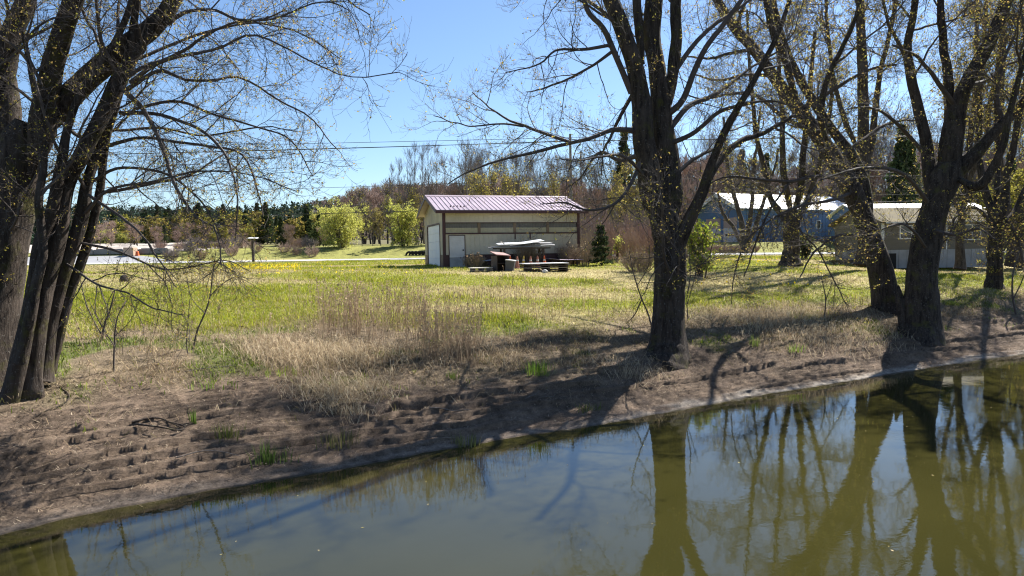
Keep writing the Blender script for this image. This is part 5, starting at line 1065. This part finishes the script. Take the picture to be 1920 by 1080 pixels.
# dandelions and forsythia-yellow strip near the road
PX = [(U(425, 565), 498 + abs(rng.normal()) * 7) for _ in range(520)] + [(U(1340, 1480), 487 + abs(rng.normal()) * 6) for _ in range(160)] + [(U(560, 800), U(492, 520)) for _ in range(70)] + [(U(1290, 1560), U(490, 540)) for _ in range(50)]
base = np.array([ground(a, b, 30, 72) for a, b in PX]); base[:, 2] += .10 + .08 * rng.random(len(base))
V, F, c = leaf_quads(base, (.06, .11), [(.80, .60, .03), (.72, .55, .04)], 1.0, .12, 2.0); tag(mk('yellow_dandelions', V, F, M_GRASS, col=c), 'bright yellow dandelions flowering in the lawn near the road', None, None, 'stuff')

# ------------------------------------------------------------------ plants one can point at on the bank
def clump(px, py, n, h, spread, pal, label, w=.016, name='iris_clump', cat='plant', lean=.28):
    g = ground(px, py); t_ = tag(empty(name, tuple(g)), label, cat, None); a = rng.normal(size=(n, 2)) * spread; p = np.stack([a[:, 0] * 1.5, a[:, 1], 0 * a[:, 0] - .02], 1)
    V, F, c = blades(p, h * (.6 + .5 * rng.random(n)), np.full(n, w), lean * (.4 + rng.random(n)), pick(pal, n, .15), True, np.arctan2(a[:, 1], a[:, 0]) + rng.normal(size=n) * .5)
    mk('leaves', V, F, M_GRASS, t_, col=c); return t_
IR = [(.16, .27, .035), (.21, .31, .04), (.12, .21, .035)]
clump(1006, 702, 90, .44, .15, IR, 'bright green iris-like clump on the bank left of the straight maple\'s base')
clump(506, 868, 80, .36, .10, [(.11, .17, .04), (.15, .21, .05), (.09, .13, .035)], 'dark green clump of strap leaves at the waterline on the left')
clump(497, 862, 14, .46, .025, [(.11, .17, .04)], 'single upright tuft of strap leaves behind the left waterline clump', .02, lean=.1)
clump(1490, 660, 55, .34, .10, [(.15, .21, .05), (.20, .25, .05)], 'small grassy green clump on bare mud left of the split trunk')
clump(872, 836, 60, .30, .09, [(.15, .17, .05), (.20, .21, .06), (.25, .22, .10)], 'thin olive tuft at the waterline in the middle of the bank')
clump(634, 838, 80, .32, .13, [(.12, .13, .05), (.17, .16, .06), (.22, .18, .10)], 'bushy olive tuft on the mud ledge right of the left waterline clump')
clump(1415, 650, 40, .42, .07, [(.11, .15, .04), (.16, .2, .05)], 'loose upright green tuft on the bank between the two iris clumps')
clump(425, 822, 60, .34, .09, [(.17, .19, .05), (.13, .15, .045)], 'small olive tuft up the bank left of the bushy tuft')
clump(365, 795, 24, .32, .03, [(.13, .19, .045)], 'slim green tuft beside the fallen branch on the left bank', lean=.15)
clump(1080, 575, 60, .22, .16, [(.16, .21, .04)], 'flat green tuft at the lawn edge left of the straight maple')
clump(1780, 572, 50, .24, .10, [(.30, .32, .05), (.24, .28, .04)], 'yellow-green sprig on the bank right of the split trunk', .02)
clump(848, 710, 30, .26, .05, [(.15, .2, .05)], 'small green tuft right of the hollow in the bank')
clump(1100, 770, 60, .22, .14, [(.13, .15, .045)], 'olive tuft in the trunk shadow by the water')
clump(528, 700, 60, .2, .16, [(.17, .24, .035), (.22, .28, .04)], 'fresh green patch of leaves in the litter on the left bank', .02)
clump(400, 725, 60, .2, .18, [(.13, .2, .035), (.18, .24, .04)], 'fresh green leaves under the scarp on the left bank', .02)
def stick(pl, r0, r1, label, mat=None, name='fallen_branch', lift=.02, twig=0):
    g = np.array([ground(a, b) for a, b in pl]); g[:, 2] += lift + r0 * .6; P = resample(g, 26); P[:, 2] += .015 * rng.normal() + .02 * np.sin(np.linspace(0, 5, 26)) ** 2
    o = P[0].copy(); Q = P - o; Rr = np.linspace(r0, r1, 26); V, F = bark_tube(Q, Rr, 8, .15, 0, int(rng.integers(1, 99)))
    if twig: P1, R1 = spawn(Q[None], Rr[None], twig, (.2, 1), (.15, .5), (25, 60), 6, .2, .2, .12, .01, .005, .3); V, F = join([(V, F), tubes(P1, R1, 4)])
    tag(mk(name, V, F, mat or M_GREY, smooth=True, loc=tuple(o)), label, 'branch')
stick([(255, 800), (330, 812), (345, 806), (300, 795)], .02, .008, 'dark forked branch lying high on the left bank', M_BARK, twig=2)
stick([(248, 797), (300, 794), (338, 808)], .022, .010, 'short dark branch lying across the left bank', M_BARK)
stick([(330, 862), (400, 858), (452, 866)], .014, .006, 'thin pale branch on the mud left of the waterline clump')
stick([(805, 772), (850, 774), (880, 776)], .014, .008, 'short pale stick on the bare mud mid-bank')
stick([(985, 750), (1002, 744), (1012, 738)], .014, .006, 'pale stick in the long trunk shadow')
stick([(1015, 748), (1035, 746), (1042, 744)], .010, .006, 'thin pale stick beside another in the trunk shadow')
stick([(1165, 694), (1172, 680), (1180, 670)], .012, .006, 'pale snapped stick left of the straight maple\'s base', lift=.10)
stick([(1165, 696), (1182, 690), (1196, 682)], .012, .005, 'pale crooked stick lying at the straight maple\'s foot', lift=.06)
stick([(40, 700), (130, 745), (60, 790)], .018, .008, 'dark curved branch below the leaning old maple', M_BARK, twig=2)
stick([(345, 700), (420, 690), (470, 684)], .010, .005, 'long thin pale stem lying in the litter on the left')
stick([(1780, 615), (1805, 622), (1820, 630)], .014, .006, 'pale stick on the mud right of the split trunk')
stick([(1690, 600), (1710, 622), (1722, 632)], .03, .015, 'dark broken branch at the split trunk\'s foot', M_BARK)

# ------------------------------------------------------------------ saplings
def sapling(pls, D, label, bud=60, name='sapling', mat=None, tw=8):
    g0 = ground(*pls[0][0][:2]); D = g0[1]; o = g0; parts = []; PP = []; RR = []
    for pl in pls:
        q = resample(np.array([[*at(a, b, D + .05 * k), w * .32 / 1280 * D] for k, (a, b, w) in enumerate(pl)]), 16); PP.append(q[:, :3] - o); RR.append(np.maximum(q[:, 3], .0025))
    P = np.array(PP); Rr = np.array(RR); t_ = tag(empty(name, tuple(o)), label, 'sapling'); V, F = tubes(P, Rr, 6); mk('trunk', V, F, mat or M_TWIG, t_, smooth=True)
    P1, R1 = spawn(P, Rr, tw, (.2, 1), (.2, .7), (25, 60), 8, .2, .35, .14, .008, .004, .3); P2, R2 = spawn(P1, R1, 3, (.2, 1), (.08, .25), (25, 60), 5, .2, .3, .15, .008, .003, .3)
    V, F = join([tubes(P1, R1, 4), tubes(P2, R2, 3)]); mk('crown', V, F, mat or M_TWIG, t_)
    V, F, c = leaves(P2, bud, (.02, .045), BUDS, .008); mk('leaves', V, F, M_BUD, t_, col=c)
sapling([[(362, 655, 6), (370, 620, 5), (385, 585, 5), (394, 555, 4), (398, 520, 4), (405, 470, 2)], [(394, 555, 3), (420, 530, 3), (450, 515, 2)], [(385, 588, 3), (360, 560, 2), (350, 520, 2)]], 20, 'thin dark sapling on the left bank rising past the lawn\'s edge')
sapling([[(213, 698, 6), (214, 660, 5), (216, 620, 5), (222, 590, 3), (240, 560, 2)], [(215, 650, 3), (190, 610, 3), (170, 570, 2)], [(216, 630, 3), (245, 600, 2), (262, 560, 2)]], 16, 'short dark sapling near the leaning old maple')
sapling([[(190, 640, 7), (196, 610, 6), (208, 575, 5), (215, 545, 3)], [(192, 630, 4), (175, 600, 3), (160, 565, 3), (150, 520, 2)]], 18, 'forked bare sapling just right of the leaning old maple')
sapling([[(352, 665, 4), (350, 640, 3), (352, 610, 2), (356, 560, 2)]], 20, 'single hair-thin stem beside the thin dark sapling', 10, tw=4)
sapling([[(1222, 612, 5), (1214, 585, 5), (1203, 560, 4), (1193, 530, 4), (1186, 505, 3), (1180, 470, 2)], [(1203, 562, 4), (1190, 590, 3), (1175, 605, 2)], [(1195, 535, 3), (1215, 500, 2), (1218, 460, 2)]], 22, 'crooked bare sapling leaning left against the straight maple\'s trunk', 30)
sapling([[(1290, 600, 4), (1288, 560, 3), (1294, 520, 3), (1292, 470, 2)], [(1289, 570, 2), (1300, 530, 2), (1308, 500, 1.5)]], 22, 'thin upright sapling close to the right of the straight maple', 30)
sapling([[(1905, 590, 6), (1898, 550, 5), (1900, 510, 4), (1912, 470, 3)], [(1900, 560, 4), (1915, 530, 3), (1925, 500, 2)]], 30, 'dark leaning sapling at the far right end of the bank', 40)
sapling([[(1545, 600, 4), (1548, 560, 3), (1540, 520, 2)], [(1548, 565, 2), (1560, 530, 2)]], 28, 'thin bare sapling in the straw left of the leaning maple', 20)

# floating bits on the water
n = 260; u = U(-2, 40, n); sq = -.02 - 9 * rng.random(n) ** 2.2; q = sq + shore(u); x = U0[0] + u * UD[0] + q * SD[0]; y = U0[1] + u * UD[1] + q * SD[1]
k = inview(x, y) & (y > 5.5); x, y = x[k], y[k]; m = len(x); a = rng.random(m) * 6.28; r = (.008 + .022 * rng.random(m) ** 2)[:, None]; c = np.stack([x, y, 0 * x + .004], 1); e = np.stack([np.cos(a), np.sin(a), 0 * a], 1); f = np.stack([-np.sin(a), np.cos(a), 0 * a], 1) * .45
V = np.stack([c - e * r, c + f * r, c + e * r, c - f * r], 1).reshape(-1, 3); tag(mk('floating_leaves', V, np.arange(4 * m).reshape(m, 4), M_STRAW, col=np.repeat(pick([(.45, .36, .22), (.30, .24, .12), (.5, .42, .2)], m), 4, 0)), 'tiny bits of leaf and bud floating on the river', None, None, 'stuff')
